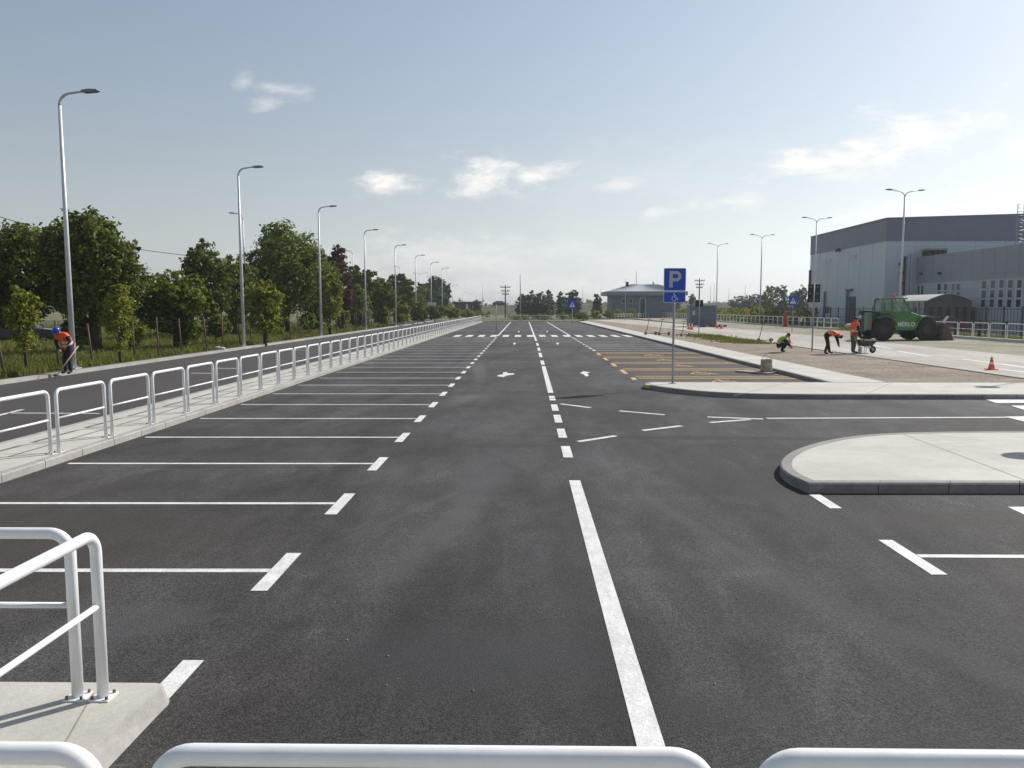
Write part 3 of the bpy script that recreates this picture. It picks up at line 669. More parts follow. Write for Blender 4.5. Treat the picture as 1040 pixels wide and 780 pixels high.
for i, (pxx, top, Yl, lab) in enumerate(((919.3, 193.5, 74, 'double-arm street lamp rising behind the green loader'), (829.7, 221.5, 97, 'double-arm street lamp in front of the pale end wall of the warehouse'),
                                    (774.2, 238.7, 119, 'double-arm street lamp left of the warehouse, nearer of the two against sky'), (729.2, 247.8, 143, 'leftmost double-arm street lamp, between sign and warehouse'))):
    X, zt = at(pxx, top, Yl); o = dl if i == 0 else dup(dl)
    o.location = (X, Yl, .1); o.scale = (1, 1, zt / 13.7); o.rotation_euler = (0, 0, R(8)); tag(o, lab, 'street lamp', GD)
X, zt = at(426.8, 277, 195); o = dup(dl, (X, 195, .0), 0, 'small distant double-arm street lamp above the left trees', GD); o.scale = (1, 1, zt / 13.7); o['group'] = 'distant street lamps on the horizon'
# thin far poles
def pole_at(pxx, ytop, Yl, r, label, name='pole', cat='pole', m=M_galvp, zb=-.1):
    X, zt = at(pxx, ytop, Yl)
    o = MB().tube([(0, 0, zb), (0, 0, zt)], [r, r * .7], 8).build(name, m); o.location = (X, Yl, 0); return tag(o, label, cat)
pole_at(528.5, 279, 165, .13, 'tall thin grey mast behind the far railings, left of the round trees', 'mast', 'mast')
pole_at(504, 309, 84, .035, 'thin signless grey post standing in the far left bays', 'post', 'post', zb=0)
pole_at(635.5, 283, 150, .06, 'thin grey mast in front of the low slate building', 'mast', 'mast')
for k, (a, b) in enumerate(((722, 290), (725.5, 288), (740.5, 292), (757, 289), (592, 291), (490, 290), (484, 300), (610, 292))):
    pole_at(a, b, 420, .13, 'faint distant mast on the horizon, %s' % ['left of the leftmost double lamp', 'just left of the leftmost double lamp', 'right of the leftmost double lamp', 'left of the third double lamp', 'right of the crossing sign', 'above the brown kiosk', 'above the columns of the brown kiosk', 'left of the low slate building'][k], 'mast', 'mast')['group'] = 'distant masts on the horizon'
def utility(pxx, ytop, Yl, label):
    X, zt = at(pxx, ytop, Yl); t = thing('utility_pole', label, 'utility pole', (X, Yl, -.1), 0, 'wooden utility poles on the horizon')
    MB().tube([(0, 0, 0), (0, 0, zt)], [.2, .14], 8).build('pole', M_post, t)
    for dz, hw in ((.6, 1.3), (1.6, 1.0), (2.4, .8)):
        MB().box(-hw, hw, -.08, .08, zt - dz - .09, zt - dz + .09).build('crossarm', M_post, t)
        for xx in (-hw * .95, -hw * .5, hw * .5, hw * .95): MB().lathe([(.09, 0), (.12, .12), (.05, .26), (.001, .27)], (xx, 0, zt - dz + .09), 8).build('insulator', M_signb, t)
    return t
utility(513.3, 289, 205, 'dark utility pole with crossarms right of the blue kiosk')
utility(710.6, 282.5, 210, 'grey utility pole with crossarms above the site cabin')
utility(40, 0, 60, '') if False else None
# overhead cable on the left
pts = []
for k in range(13):
    f = k / 12; pxx = -60 + 330 * f; py = 202 + 58 * f + (0 if 0 else 16 * math.sin(math.pi * f * .9)); Yl = 60 + 40 * f
    X, z = at(pxx, py, Yl); pts.append((X, Yl, z))
tag(MB().tube(pts, .035, 6).build('overhead_cable', M_wire), 'dark overhead cable sagging down from the left behind the trees', 'cable')

# ------------------------------------------------------------------ signs
sx_, sy_ = P(683, 389.5, .13)
t = thing('parking_sign', 'blue P parking sign with wheelchair plate on a grey post at the pavement corner', 'traffic sign', (sx_, sy_, .13), R(1.5))
MB().tube([(0, 0, 0), (0, 0, 3.45)], .032, 12).build('post', M_galvp, t)
MB().box(-.09, .09, -.09, .09, 0, .012).build('base_plate', M_galvp, t, bevel=.003)
def plate(cxx, zc, w_, h_, y=-.045, th=.012, rr_=.04):
    n = 5; pts_ = []
    for (qx, qz, a0_) in ((w_ / 2 - rr_, h_ / 2 - rr_, 0), (-w_ / 2 + rr_, h_ / 2 - rr_, 90), (-w_ / 2 + rr_, -h_ / 2 + rr_, 180), (w_ / 2 - rr_, -h_ / 2 + rr_, 270)):
        for i in range(n): a = R(a0_ + 90 * i / (n - 1)); pts_.append((cxx + qx + rr_ * math.cos(a), zc + qz + rr_ * math.sin(a)))
    return MB().prism(pts_, -y - th / 2, -y + th / 2, axis='y')
_, zp1 = at(683, 272.3, sy_); _, zp2 = at(683, 295.6, sy_); _, zp3 = at(683, 307.4, sy_)
w1 = .665; zc = (zp1 + zp2) / 2 - .13; h1 = zp1 - zp2
zc2 = (zp2 + zp3) / 2 - .13 - .01; h2 = zp2 - zp3 - .02
p1 = plate(-.0, zc, w1, h1).build('parking_plate', [M_signw], t); p1.location.x = -.0
plate(0, zc, w1 - .035, h1 - .035, y=-.0535, th=.006, rr_=.03).build('blue_face', M_sign, p1)
lt = MB(); yf = .0575
def fl(poly, y0=.0565, y1=.0595): lt.prism(poly, y0, y1, axis='y')
fl([(-.165, zc - .235), (-.065, zc - .235), (-.065, zc + .255), (-.165, zc + .255)])
n = 16; r1, r0 = .155, .062; zc_ = zc + .10
o_ = [(.035 + r1 * math.cos(R(90 - 180 * i / n)), zc_ + r1 * math.sin(R(90 - 180 * i / n))) for i in range(n + 1)]
i_ = [(.035 + r0 * math.cos(R(90 - 180 * i / n)), zc_ + r0 * math.sin(R(90 - 180 * i / n))) for i in range(n + 1)]
for k in range(n): fl([o_[k], o_[k + 1], i_[k + 1], i_[k]])
fl([(-.065, zc_ + r0), (.035, zc_ + r0), (.035, zc_ + r1), (-.065, zc_ + r1)]); fl([(-.065, zc_ - r1), (.035, zc_ - r1), (.035, zc_ - r0), (-.065, zc_ - r0)])
lt.build('letter_p', mat('grey_white_letter', (.5, .52, .56), .5, .04, 5), p1)
p2 = plate(0, zc2, w1, h2).build('wheelchair_plate', [M_signw], t)
plate(0, zc2, w1 - .035, h2 - .03, y=-.0535, th=.006, rr_=.02).build('blue_face', M_sign, p2)
lt = MB()
for p in wheelchair_poly(.25): fl([(a, b + zc2) for a, b in p])
lt.build('wheelchair_symbol', M_signw, p2)
for z_ in (zc + .2, zc - .2, zc2): MB().box(-.05, .05, -.04, .05, z_ - .02, z_ + .02).build('clamp', M_galvp, t)

def crossing_sign(pxx, pbase, ptop, size, zb, label, Yl=None):
    X, Yb = P(pxx, pbase, zb); _, zt = at(pxx, ptop, Yb)
    t = thing('crossing_sign', label, 'traffic sign', (X, Yb, zb), 0, 'blue pedestrian crossing signs')
    zt -= zb; MB().tube([(0, 0, 0), (0, 0, zt - .02)], .035, 8).build('post', M_galvp, t)
    pl = plate(0, zt - size / 2, size, size).build('plate', M_sign, t)
    q = MB(); c = zt - size / 2; s = size
    q.prism([(-.34 * s, c - .32 * s), (.34 * s, c - .32 * s), (0, c + .36 * s)], .053, .056, axis='y'); q.build('white_triangle', M_signw, pl)
    q = MB(); F = lambda poly: q.prism([(a * s, c + b * s) for a, b in poly], .0575, .0595, axis='y')
    F([(.0 + .035 * math.cos(k * math.pi / 4), .16 + .035 * math.sin(k * math.pi / 4)) for k in range(8)])
    F([(-.03, -.06), (.04, -.06), (.03, .12), (-.03, .12)]); F([(-.03, -.07), (.01, -.07), (-.1, -.28), (-.14, -.28)]); F([(0, -.07), (.04, -.07), (.13, -.28), (.09, -.28)]); F([(-.03, .1), (-.02, .06), (-.13, -.02), (-.14, .02)]); F([(.03, .1), (.02, .06), (.12, -.02), (.13, .02)])
    q.build('walking_figure', M_signb, pl)
    return t
crossing_sign(581, 340.8, 305, .72, 0, 'blue pedestrian crossing sign on a thin post in the far bays')
crossing_sign(804.3, 337, 301, .86, .105, 'blue pedestrian crossing sign left of the warehouse, above the crouching worker')
def back_board(pxx, pbase, ptop, pbot, widths, zb, label):
    X, Yb = P(pxx, pbase, zb); _, zt = at(pxx, ptop, Yb); _, zl = at(pxx, pbot, Yb); zt -= zb; zl -= zb
    t = thing('sign_seen_from_behind', label, 'traffic sign', (X, Yb, zb), 0, 'dark sign boards seen from behind')
    MB().tube([(0, 0, 0), (0, 0, zt + .03)], .038, 8).build('post', M_galvp, t)
    for (a, b) in widths:
        pl = MB().box(a, b, .045, .06, zl, zt).build('sign_back', M_signb, t)
        for zz in (.12, .5, .86): MB().box((a + b) / 2 - .03, (a + b) / 2 + .03, .03, .044, zl + (zt - zl) * zz - .03, zl + (zt - zl) * zz + .03).build('clamp', M_galvp, pl)
    if len(widths) > 1: MB().box(-.05, .07, .03, .05, zt - .2, zt - .14).box(-.05, .07, .03, .05, zl + .1, zl + .16).build('bracket', M_galvp, t)
    return t
back_board(824.6, 356.5, 288.7, 307, ((-.31, -.03), (.05, .35)), .10, 'pair of tall dark sign boards on one post between the workers')
back_board(709.6, 340, 304.6, 311.6, ((-.34, .34),), .10, 'small dark sign board on a thin post before the grey cabin')
# two round signs just outside the frame throw the shadows seen on the pavements
def round_sign(loc, h, rad, label):
    t = thing('round_sign', label, 'traffic sign', loc, R(-40), 'round signs at the right edge of the place')
    MB().tube([(0, 0, 0), (0, 0, h + rad)], .032, 10).build('post', M_galvp, t)
    MB().lathe([(.001, -.01), (rad, -.01), (rad, .01), (.001, .01)], (0, -.045, h), 28, axis='y', smooth=False).build('disc', M_sign, t)
    return t
Lf = lambda px_, py_, zb, h: (P(px_, py_, zb)[0] + SD.x / SD.z * h, P(px_, py_, zb)[1] + SD.y / SD.z * h, zb)
round_sign(Lf(1043, 462.5, .14, 2.1), 2.1, .31, 'round blue sign beside the near island, outside the picture')
round_sign(Lf(1003, 392.8, .13, 2.75), 2.75, .30, 'round blue sign beside the corner pavement, outside the picture')

# ------------------------------------------------------------------ trees and plants
RNG = np.random.default_rng(11)
def leaf_cloud(name, centers, radii, n, s, material, parent=None, clump=.28, flat=0.0, seed=0, shell=.72):
    """leaf sized quads gathered in clumps on lobes"""
    rg = np.random.default_rng(seed + 5)
    C = np.array(centers, float); Rr = np.array(radii, float)
    if Rr.ndim == 1: Rr = np.repeat(Rr[:, None], 3, 1)
    wts = (Rr[:, 0] * Rr[:, 2]); wts /= wts.sum()
    ncl = max(10, n // 26)
    li = rg.choice(len(C), ncl, p=wts)
    d = rg.normal(size=(ncl, 3)); d[:, 2] += .1; d /= np.linalg.norm(d, axis=1)[:, None]
    rad = (shell + (1.06 - shell) * rg.random(ncl) ** .6) * (1 + .22 * rg.normal(size=ncl) * .6)
    cc = C[li] + d * Rr[li] * rad[:, None]
    ci = rg.integers(0, ncl, n)
    sz = Rr[li][ci].mean(1) * clump * (.6 + .7 * rg.random(ncl))[ci]
    off = rg.normal(size=(n, 3)) * .5; off[:, 2] *= .75
    pos = cc[ci] + off * sz[:, None]
    if parent is None: pass
    nrm = rg.normal(size=(n, 3)) * .8 + d[ci] * .5 + np.array([0, 0, .55]); nrm /= np.linalg.norm(nrm, axis=1)[:, None]
    tv = rg.normal(size=(n, 3)); tv -= (tv * nrm).sum(1)[:, None] * nrm; tv /= np.linalg.norm(tv, axis=1)[:, None]
    bv = np.cross(nrm, tv); q = s * (.6 + .8 * rg.random(n))[:, None]
    V = np.stack([pos - tv * q, pos - bv * q * .55 + tv * q * .1, pos + tv * q, pos + bv * q * .55 - tv * q * .1], 1).reshape(-1, 3)
    V = V[:]
    me = bpy.data.meshes.new(name); me.vertices.add(4 * n); me.vertices.foreach_set('co', V.astype(np.float32).ravel())
    me.loops.add(4 * n); me.loops.foreach_set('vertex_index', np.arange(4 * n, dtype=np.int32))
    me.polygons.add(n); me.polygons.foreach_set('loop_start', np.arange(0, 4 * n, 4, dtype=np.int32)); me.polygons.foreach_set('loop_total', np.full(n, 4, np.int32))
    me.materials.append(material); me.update(calc_edges=True)
    o = bpy.data.objects.new(name, me); COL.objects.link(o)
    if parent: o.parent = parent
    return o
def tree(px0, px1, pt, pb, Y, mat_, label, seed, n=6000, s=.2, trunk_r=.16, name='tree', cat='tree', group=None, zb=.06, nl=9, zlow=None, clump=.30, skirt=False):
    xl, _ = at(px0, pt, Y); xr, zt = at(px1, pt, Y); _, zbt = at((px0 + px1) / 2, pb, Y)
    X = (xl + xr) / 2; W = (xr - xl) / 2; zbt = max(zbt, .35); Hh = (zt - zbt) / 2; zc = (zt + zbt) / 2
    rg = np.random.default_rng(seed)
    t = thing(name, label, cat, (X, Y, zb), 0, group)
    n = int(n * 1.7); s = s * .74
    cs = [(0, 0, zc - zb)]; rs = [(W * .58, W * .58, Hh * .72)]
    if skirt:
        for k in range(5): a = 2 * math.pi * k / 5 + seed; cs.append((math.cos(a) * W * .5, math.sin(a) * W * .5, zc - zb - Hh * .62)); rs.append((W * .42, W * .42, Hh * .42))
    for k in range(int(nl * .8)):                       # small outliers that break the outline
        a = rg.random() * 6.283; e_ = rg.uniform(-.35, 1.0); c_e = math.sqrt(max(0, 1 - e_ * e_ * .95)); cs.append((math.cos(a) * W * .86 * c_e, math.sin(a) * W * .86 * c_e, zc - zb + e_ * Hh * .88)); q_ = rg.uniform(.10, .2); rs.append((W * q_, W * q_, W * q_))
    for k in range(nl):
        a = 2 * math.pi * (k + rg.random() * .7) / nl; q = rg.uniform(.35, .66); r_ = rg.uniform(.30, .46)
        zz = rg.uniform(-.55, .62); k2 = math.sqrt(max(.15, 1 - zz * zz * .9))
        cs.append((math.cos(a) * W * q * k2, math.sin(a) * W * q * k2, zc - zb + zz * Hh)); rs.append((W * r_, W * r_, min(W, Hh) * r_ * 1.05))
    cs.append((rg.uniform(-.2, .2) * W, 0, zc - zb + Hh * .68)); rs.append((W * .33, W * .33, Hh * .33))
    leaf_cloud('crown', cs, rs, n, s, mat_, t, seed=seed, clump=clump)
    tb = MB(); top = zc - zb + Hh * .3
    j = [rg.uniform(-.1, .1) * W for _ in range(4)]
    tb.tube([(0, 0, -.1), (j[0] * .3, j[1] * .3, top * .35), (j[2] * .6, j[3] * .6, top)], [trunk_r * 1.25, trunk_r, trunk_r * .35], 9)
    for c_, r_ in list(zip(cs, rs))[1:nl + 1]:
        z0_ = rg.uniform(.3, .6) * top
        tb.tube([(j[0] * .3, j[1] * .3, z0_), (c_[0] * .5, c_[1] * .5, z0_ + (c_[2] - z0_) * .6), tuple(c_)], [trunk_r * .45, trunk_r * .3, trunk_r * .1], 6)
    tb.build('trunk', M_bark, t)
    return t
GT = 'trees along the left verge'
tree(-26, 74, 229, 336, 42, L_dark, 'broad dark tree at the left edge of the picture, behind the parked car', 21, 11000, .15, .24, group=GT, clump=.34)
tree(40, 142, 213, 340, 40, L_dark, 'big dark round tree standing behind the worker with blue helmet', 2, 14000, .15, .26, group=GT, clump=.34)
tree(138, 214, 274, 349, 44, L_mid, 'low bushy green tree between the first two street lamps', 3, 7500, .15, .14, group=GT)
tree(180, 236, 246, 345, 60, L_dark, 'dark medium tree just left of the second street lamp', 4, 6500, .19, .2, group=GT)
tree(210, 262, 258, 340, 66, L_mid, 'leafy tree directly behind the second street lamp pole', 41, 5500, .2, .2, group=GT)
tree(240, 336, 230, 338, 72, L_mid, 'largest tree of the row, between second and third street lamps', 5, 14000, .2, .3, group=GT, clump=.34)
tree(243, 292, 284, 349, 50, L_light, 'pale leafy sapling just right of the second street lamp', 6, 3500, .15, .1, group=GT)
tree(292, 352, 258, 332, 82, L_dark, 'dark tree behind the third street lamp', 7, 6500, .24, .2, group=GT)
tree(322, 362, 252, 326, 92, L_red, 'copper brown leaved tree right of the third street lamp', 8, 6500, .23, .2, group=GT)
tree(318, 350, 280, 334, 70, L_light, 'light green sapling right of the third lamp foot', 81, 2600, .19, .1, group=GT)
tree(346, 382, 270, 326, 104, L_dark, 'dark green tree beside the fourth street lamp', 9, 5000, .27, .2, group=GT)
tree(368, 404, 284, 325, 112, L_mid, 'lower green tree between the fourth and fifth street lamps', 10, 4500, .27, .2, group=GT)
tree(388, 423, 278, 320, 130, L_dark, 'round dark tree behind the fifth street lamp', 12, 5500, .3, .2, group=GT)
tree(418, 440, 288, 321, 160, L_mid, 'small green tree behind the sixth street lamp', 14, 3000, .35, .2, group=GT)
tree(424, 458, 281, 319, 190, L_blue, 'bluish round tree behind the seventh and eighth street lamps', 13, 6000, .38, .3, group=GT)
tree(4, 40, 288, 364, 28, L_light, 'young yellow-green tree at the far left beside the brown post', 15, 2600, .085, .05, group='young trees on the left verge', clump=.36, nl=6)
tree(100, 136, 288, 360, 33.5, L_light, 'young light green tree right of the worker with blue helmet', 16, 2400, .095, .05, group='young trees on the left verge', clump=.36, nl=6)
tree(-12, 6, 296, 330, 62, L_mid, 'tiny crowned tree at the very left edge on the horizon', 17, 900, .2, .08, group='young trees on the left verge')
for k, (a, b, c, d, Yl) in enumerate([(352, 376, 288, 330, 96), (376, 398, 290, 326, 118), (404, 424, 290, 322, 142), (414, 434, 294, 321, 152), (440, 462, 300, 320, 205)]):
    tree(a, b, c, d, Yl, [L_mid, L_light, L_dark][k % 3], 'mixed green tree filling the far part of the left row, %s from its near end' % nth(k), 400 + k, 3400, .24, .14, group=GT, skirt=True)
# undergrowth along the verge
GS = 'shrubs under the left trees'
shr = [(60, 100, 318, 362, 40), (118, 146, 322, 358, 41), (176, 200, 322, 357, 43), (300, 325, 318, 338, 74), (340, 356, 316, 336, 80), (352, 372, 314, 334, 88), (380, 398, 312, 331, 96), (398, 420, 310, 329, 106), (412, 436, 308, 327, 118), (430, 452, 310, 325, 132), (446, 470, 312, 323, 150), (272, 290, 325, 343, 62), (205, 232, 320, 350, 52), (458, 500, 316, 321.5, 190)]
for k, (a, b, c, d, Yl) in enumerate(shr):
    tree(a, b, c, d, Yl, [L_mid, L_light, L_dark][k % 3], ('shrub under the left trees, %s from the left end of the row' % nth(sorted(range(len(shr)), key=lambda q: shr[q][0]).index(k))), 100 + k, 1500, .13 + Yl * .0016, .04, name='shrub', cat='shrub', group=GS, nl=5)
# far trees straight ahead and right
GF = 'trees beyond the far railings'
for k, (a, b, c, d, Yl, m_, lab) in enumerate([
    (524, 537, 297, 316, 190, L_far, 'slim pale tree beyond the far railings, left of the mast trees'), (529, 552, 294, 317, 180, L_far, 'grey-green round tree beyond the far railings behind the thin mast'), (540, 558, 295, 318, 172, L_blue, 'darkest round tree beyond the far railings in the picture centre'),
    (551, 563, 294, 316, 205, L_far, 'thin pale tree right of the darkest far round tree'), (565, 575, 296, 312, 210, L_blue, 'small dark tree left of the far crossing sign'), (573, 591, 293, 316, 182, L_blue, 'dark tree behind the far blue crossing sign'), (602, 611, 297, 316, 185, L_blue, 'narrow wispy tree left of the low slate building'),
    (480, 489, 303, 317, 215, L_blue, 'small tree between the brown and the blue kiosk'), (700, 707, 297, 305, 260, L_far, 'tiny round tree just right of the parking sign'), (755, 775, 296, 309, 250, L_far, 'low wide tree left of the third double lamp'),
    (771, 789, 286, 308, 210, L_mid, 'tallest far tree beside the third double lamp'), (784, 803, 289, 308, 215, L_far, 'pale green tree left of the right crossing sign'), (800, 824, 288, 310, 205, L_blue, 'dark green tree touching the left edge of the warehouse'), (740, 760, 299, 309, 260, L_far, 'lowest bushy tree between the two left double lamps')]):
    tree(a - 1, b + 1, c + 1.5, 321, Yl, m_, lab, 200 + k, 3200, .3, .12, group=GF, zb=-.1, nl=8, skirt=True)
for k, (a, b, c, d, Yl, lab) in enumerate([(622, 635, 313.6, 322, 178, 'left yellow flowering bush before the low slate building'), (635, 648, 312.8, 322, 180, 'right yellow flowering bush before the low slate building')]):
    tree(a, b, c, d, Yl, L_yel, lab, 300 + k, 1200, .16, .03, name='flowering_bush', cat='bush', group='yellow bushes', nl=4, skirt=True, zb=-.1)
for k, (a, b, c, d, Yl) in enumerate([(583, 600, 317, 324, 150), (597, 612, 315.5, 323, 156), (612, 626, 316, 322, 160), (562, 584, 318.5, 324.5, 150), (540, 563, 319, 324.5, 150), (515, 541, 319, 325, 150)]):
    tree(a, b, c, d, Yl, [L_mid, L_light][k % 2], 'low green shrub behind the far railings, %s from the right' % nth([1, 0 + 0, 2, 3, 4, 5][k] if False else [2, 1, 0, 3, 4, 5][k]), 320 + k, 1200, .2, .03, name='shrub', cat='shrub', group='shrubs behind the far railings', nl=4, zb=-.1, skirt=True)
# embankment and far woods
eb = MB(); nx = 60; prof = [(-26, -.12), (-14, 1.7), (-4, 3.5), (0, 4.1), (6, 4.1), (20, -.12)]
vs = []
for i in range(nx + 1):
    X = -60 + 340 * i / nx; hh = min(1, max(0.05, (X + 60) / 60)) * (1 + .06 * math.sin(X * .11) + .05 * math.sin(X * .37))
    for dy, z in prof: vs.append((X, 285 + .06 * X + dy + 1.5 * math.sin(X * .05), z * hh if z > 0 else z))
eb.add(vs, [(i * 6 + j, (i + 1) * 6 + j, (i + 1) * 6 + j + 1, i * 6 + j + 1) for i in range(nx) for j in range(5)], 0, True)
struct(eb.build('embankment', ground_mat('embankment_grass', (.055, .055, .026), [(.05, (1, 1, 1), (.6, .55, .5), (1.5, 1.4, 1.3)), (.5, (1, 1, 1), (.7, .7, .7), (1.3, 1.3, 1.3)), (3, (1, 1, 1), (.75, .75, .75), (1.25, 1.25, 1.25))], bump=1, bscale=2, bdist=.4)))
cs, rs = [], []
for k in range(220):
    X = -500 + 1100 * k / 220 + random.uniform(-2, 2); cs.append((X, 620 + random.uniform(-15, 15), 1.5)); rs.append((7, 5, random.uniform(3, 7.5)))
tag(leaf_cloud('distant_woods', cs, rs, 60000, .9, L_far, None, seed=77), 'low distant line of woods along the horizon', 'woods', kind='stuff')
cs, rs = [], []
for k in range(90):
    X = 36 + random.uniform(0, 2.0); Yv = random.uniform(104, 230); cs.append((X, Yv, .8)); rs.append((1.6, 1.8, random.uniform(.8, 1.7)))
tag(leaf_cloud('hedge', cs, rs, 26000, .2, L_light, None, seed=78), 'yellow-green hedge growing behind the right railings left of the warehouse', 'hedge', kind='stuff')
# grass tufts
def grass(name, pts, label, h=.22, m=L_grass, seed=1):
    rg = np.random.default_rng(seed); n = len(pts); pts = np.array(pts)
    a = rg.random(n) * 6.283; hh = h * (.5 + rg.random(n)); lean = rg.normal(size=(n, 2)) * .35 * hh[:, None]; wd = .012 + .0006 * pts[:, 1]
    dx = np.cos(a) * wd; dy = np.sin(a) * wd
    V = np.zeros((n, 3, 3)); V[:, 0] = pts + np.stack([-dx, -dy, 0 * dx], 1); V[:, 1] = pts + np.stack([dx, dy, 0 * dx], 1); V[:, 2] = pts + np.stack([lean[:, 0], lean[:, 1], hh], 1)
    me = bpy.data.meshes.new(name); me.vertices.add(3 * n); me.vertices.foreach_set('co', V.astype(np.float32).ravel()); me.loops.add(3 * n); me.loops.foreach_set('vertex_index', np.arange(3 * n, dtype=np.int32))
    me.polygons.add(n); me.polygons.foreach_set('loop_start', np.arange(0, 3 * n, 3, dtype=np.int32)); me.polygons.foreach_set('loop_total', np.full(n, 3, np.int32)); me.materials.append(m); me.update(calc_edges=True)
    o = bpy.data.objects.new(name, me); COL.objects.link(o); return tag(o, label, 'grass', kind='stuff')
rg = np.random.default_rng(3); n = 90000
Yg = 22 + 85 * rg.random(n) ** 1.6; Xg = -17.3 - (Yg * .45) * rg.random(n) ** 1.2
grass('grass', np.stack([Xg, Yg, np.full(n, .07)], 1), 'rough green grass covering the left verge', .24)
n = 6000; c_ = [P(715, 341, .1), P(860, 347, .1)]
tt = rg.random(n); xx = 14.2 + rg.normal(size=n) * .75; yy_ = 51 + tt * 17; xx = xx + .7
keep = np.sin(yy_ * 1.3 + xx) + rg.normal(size=n) * .7 > -.1
grass('grass', np.stack([xx, yy_, np.full(n, .10)], 1)[keep], 'thin dry grass patch on the gravel between pavement strip and pale road', .12, seed=5)
n = 16000; grass('grass', np.stack([33.5 + 4.2 * rg.random(n), 45 + 80 * rg.random(n) ** 1.3, np.full(n, .09)], 1), 'low green grass behind the right railings', .22, seed=6)

# leaning verge fence
t = thing('verge_fence', 'row of leaning brown posts with thin wires along the left verge', 'fence', (-17.7, 0, 0))
rg2 = random.Random(4); tops_ = []
for k in range(46):
    Yv = 26.6 + 2.75 * k + rg2.uniform(-.3, .3); dx = rg2.uniform(-.12, .05) - .05; xo = rg2.uniform(-.12, .3)
    hh = rg2.uniform(1.75, 2.0); MB().tube([(xo, Yv, 0), (xo + dx, Yv + rg2.uniform(-.08, .08), hh)], [.045, .038], 7).build('post', M_post, t); tops_.append((xo, dx, Yv, hh))
for f_ in (.35, .9):
    MB().tube([(a + b * f_, y_, h_ * f_) for a, b, y_, h_ in tops_], .004, 4).build('wire', M_wire, t)

# ------------------------------------------------------------------ warehouse
WX, WY = 46.0, 102.0
t = thing('warehouse', 'large pale grey-blue warehouse with dark upper band, right background', 'warehouse', (WX, WY, 0))
_, zt0 = at(893.5, 222, WY); _, zb0 = at(893.5, 244.8, WY); zr = zt0 + .45
LY = 26.5
MB().box(0, 60, 0, LY, -.1, zb0).build('wall', M_wallA, t)
bd = MB(); v = [(-.06, -.06, zb0), (60, -.06, zb0), (60, LY, zb0), (-.06, LY, zb0), (-.06, -.06, zt0), (60, -.06, zt0 + 1.7), (60, LY, zt0 + 1.7), (-.06, LY, zt0)]
bd.add(v, [(0, 3, 2, 1), (4, 5, 6, 7), (0, 1, 5, 4), (1, 2, 6, 5), (2, 3, 7, 6), (3, 0, 4, 7)]); bd.build('upper_band', M_band, t)
cp = MB(); cp.bar((-.10, -.10, zt0 + .05), (60, -.10, zt0 + 1.75), .16, .12); cp.bar((-.10, -.10, zt0 + .05), (-.10, LY, zt0 + .05), .16, .12); cp.build('roof_edge', M_fascia, t)
sm = MB()
for k in range(1, 14): sm.box(k * 1.25 * 1.0 * 3 - .02, k * 3.75 + .02, -.012, .0, 0, zb0)
for k in range(1, 7): sm.box(-.012, 0, k * 3.8 - .02, k * 3.8 + .02, 0, zb0)
sm.build('panel_seams', M_wallB, t)
def wall_W(px0, px1, py0, py1):      # region on the west wall (X = WX)
    y0, z1 = atX(px1, py0, WX); y1, z0 = atX(px0, py1, WX); y1b, _ = atX(px0, py0, WX)
    return y0 - WY, y1b - WY, z0, z1
for k, (a, b, c, d) in enumerate(((836.5, 844, 262, 268), (862, 870, 257.5, 263.5))):
    y0, y1, z0, z1 = wall_W(a, b, c, d)
    f = MB().box(-.05, -.0, y0, y1, z0, z1).build('window', M_frame, t); MB().box(-.07, -.051, y0 + .12, (y0 + y1) / 2 - .1, z0 + .15, z1 - .15).box(-.07, -.051, (y0 + y1) / 2 + .1, y1 - .12, z0 + .15, z1 - .15).build('pane', mat('pale_pane', (.3, .36, .40), .15, .05, 1), f)
for k, (a, b, c, d) in enumerate(((862.8, 869.5, 301, 316), (838.5, 842.5, 311.5, 318))):
    y0, y1, z0, z1 = wall_W(a, b, c, d)
    f = MB().box(-.06, 0, y0, y1, 0 if k == 0 else z0, z1).build('door', M_darkdoor, t); MB().box(-.09, -.061, y0 + .1, y0 + .2, 1.2, 1.35).build('handle', M_galvp, f)
y0, y1, z0, z1 = wall_W(862, 864, 294, 301); MB().box(-.35, 0, y1 - .1, y1 + .1, 0.1, z1).build('vent_pipe', M_band, t)
MB().box(-.5, 0, y0 - 1.0, y1 + .2, z1 - .1, z1 + .1).build('canopy', M_band, t)
y0, y1, z0, z1 = wall_W(837, 839, 296, 318); MB().box(-.3, 0, y0, y0 + .25, .1, z1).build('vent_pipe', M_band, t)
y0, y1, z0, z1 = wall_W(851, 854, 252.5, 255.5); MB().box(-.35, 0, y0, y1, z0, z1).bar((-.3, y0, z1), (-.9, y0 - .5, z0 - .1), .2, .2).build('floodlight', M_black, t)
y0, z1 = atX(822, 277, WX); MB().box(-.22, -.05, LY - .6, LY - .1, 5.8, z1 + .4).build('drain_hopper', M_black, t)
# south wall fittings
def wall_S(px_, py_): X, z = at(px_, py_, WY); return X - WX, z
xa, za = wall_S(922.5, 258); 
for dx in (0, .42): MB().tube([(xa + dx, -.18, .2), (xa + dx, -.18, za)], .12, 8).build('downpipe', M_frame, t)
MB().tube([(xa - .45, -.15, .2), (xa - .45, -.15, za - .3)], .14, 8).build('downpipe', M_black, t)
for (a, b) in ((914, 268), (915, 277), (915.5, 288)):
    xx_, zz_ = wall_S(a, b); MB().box(xx_ - .15, xx_ + .15, -.25, 0, zz_ - .15, zz_ + .15).build('wall_fixture', M_black, t)
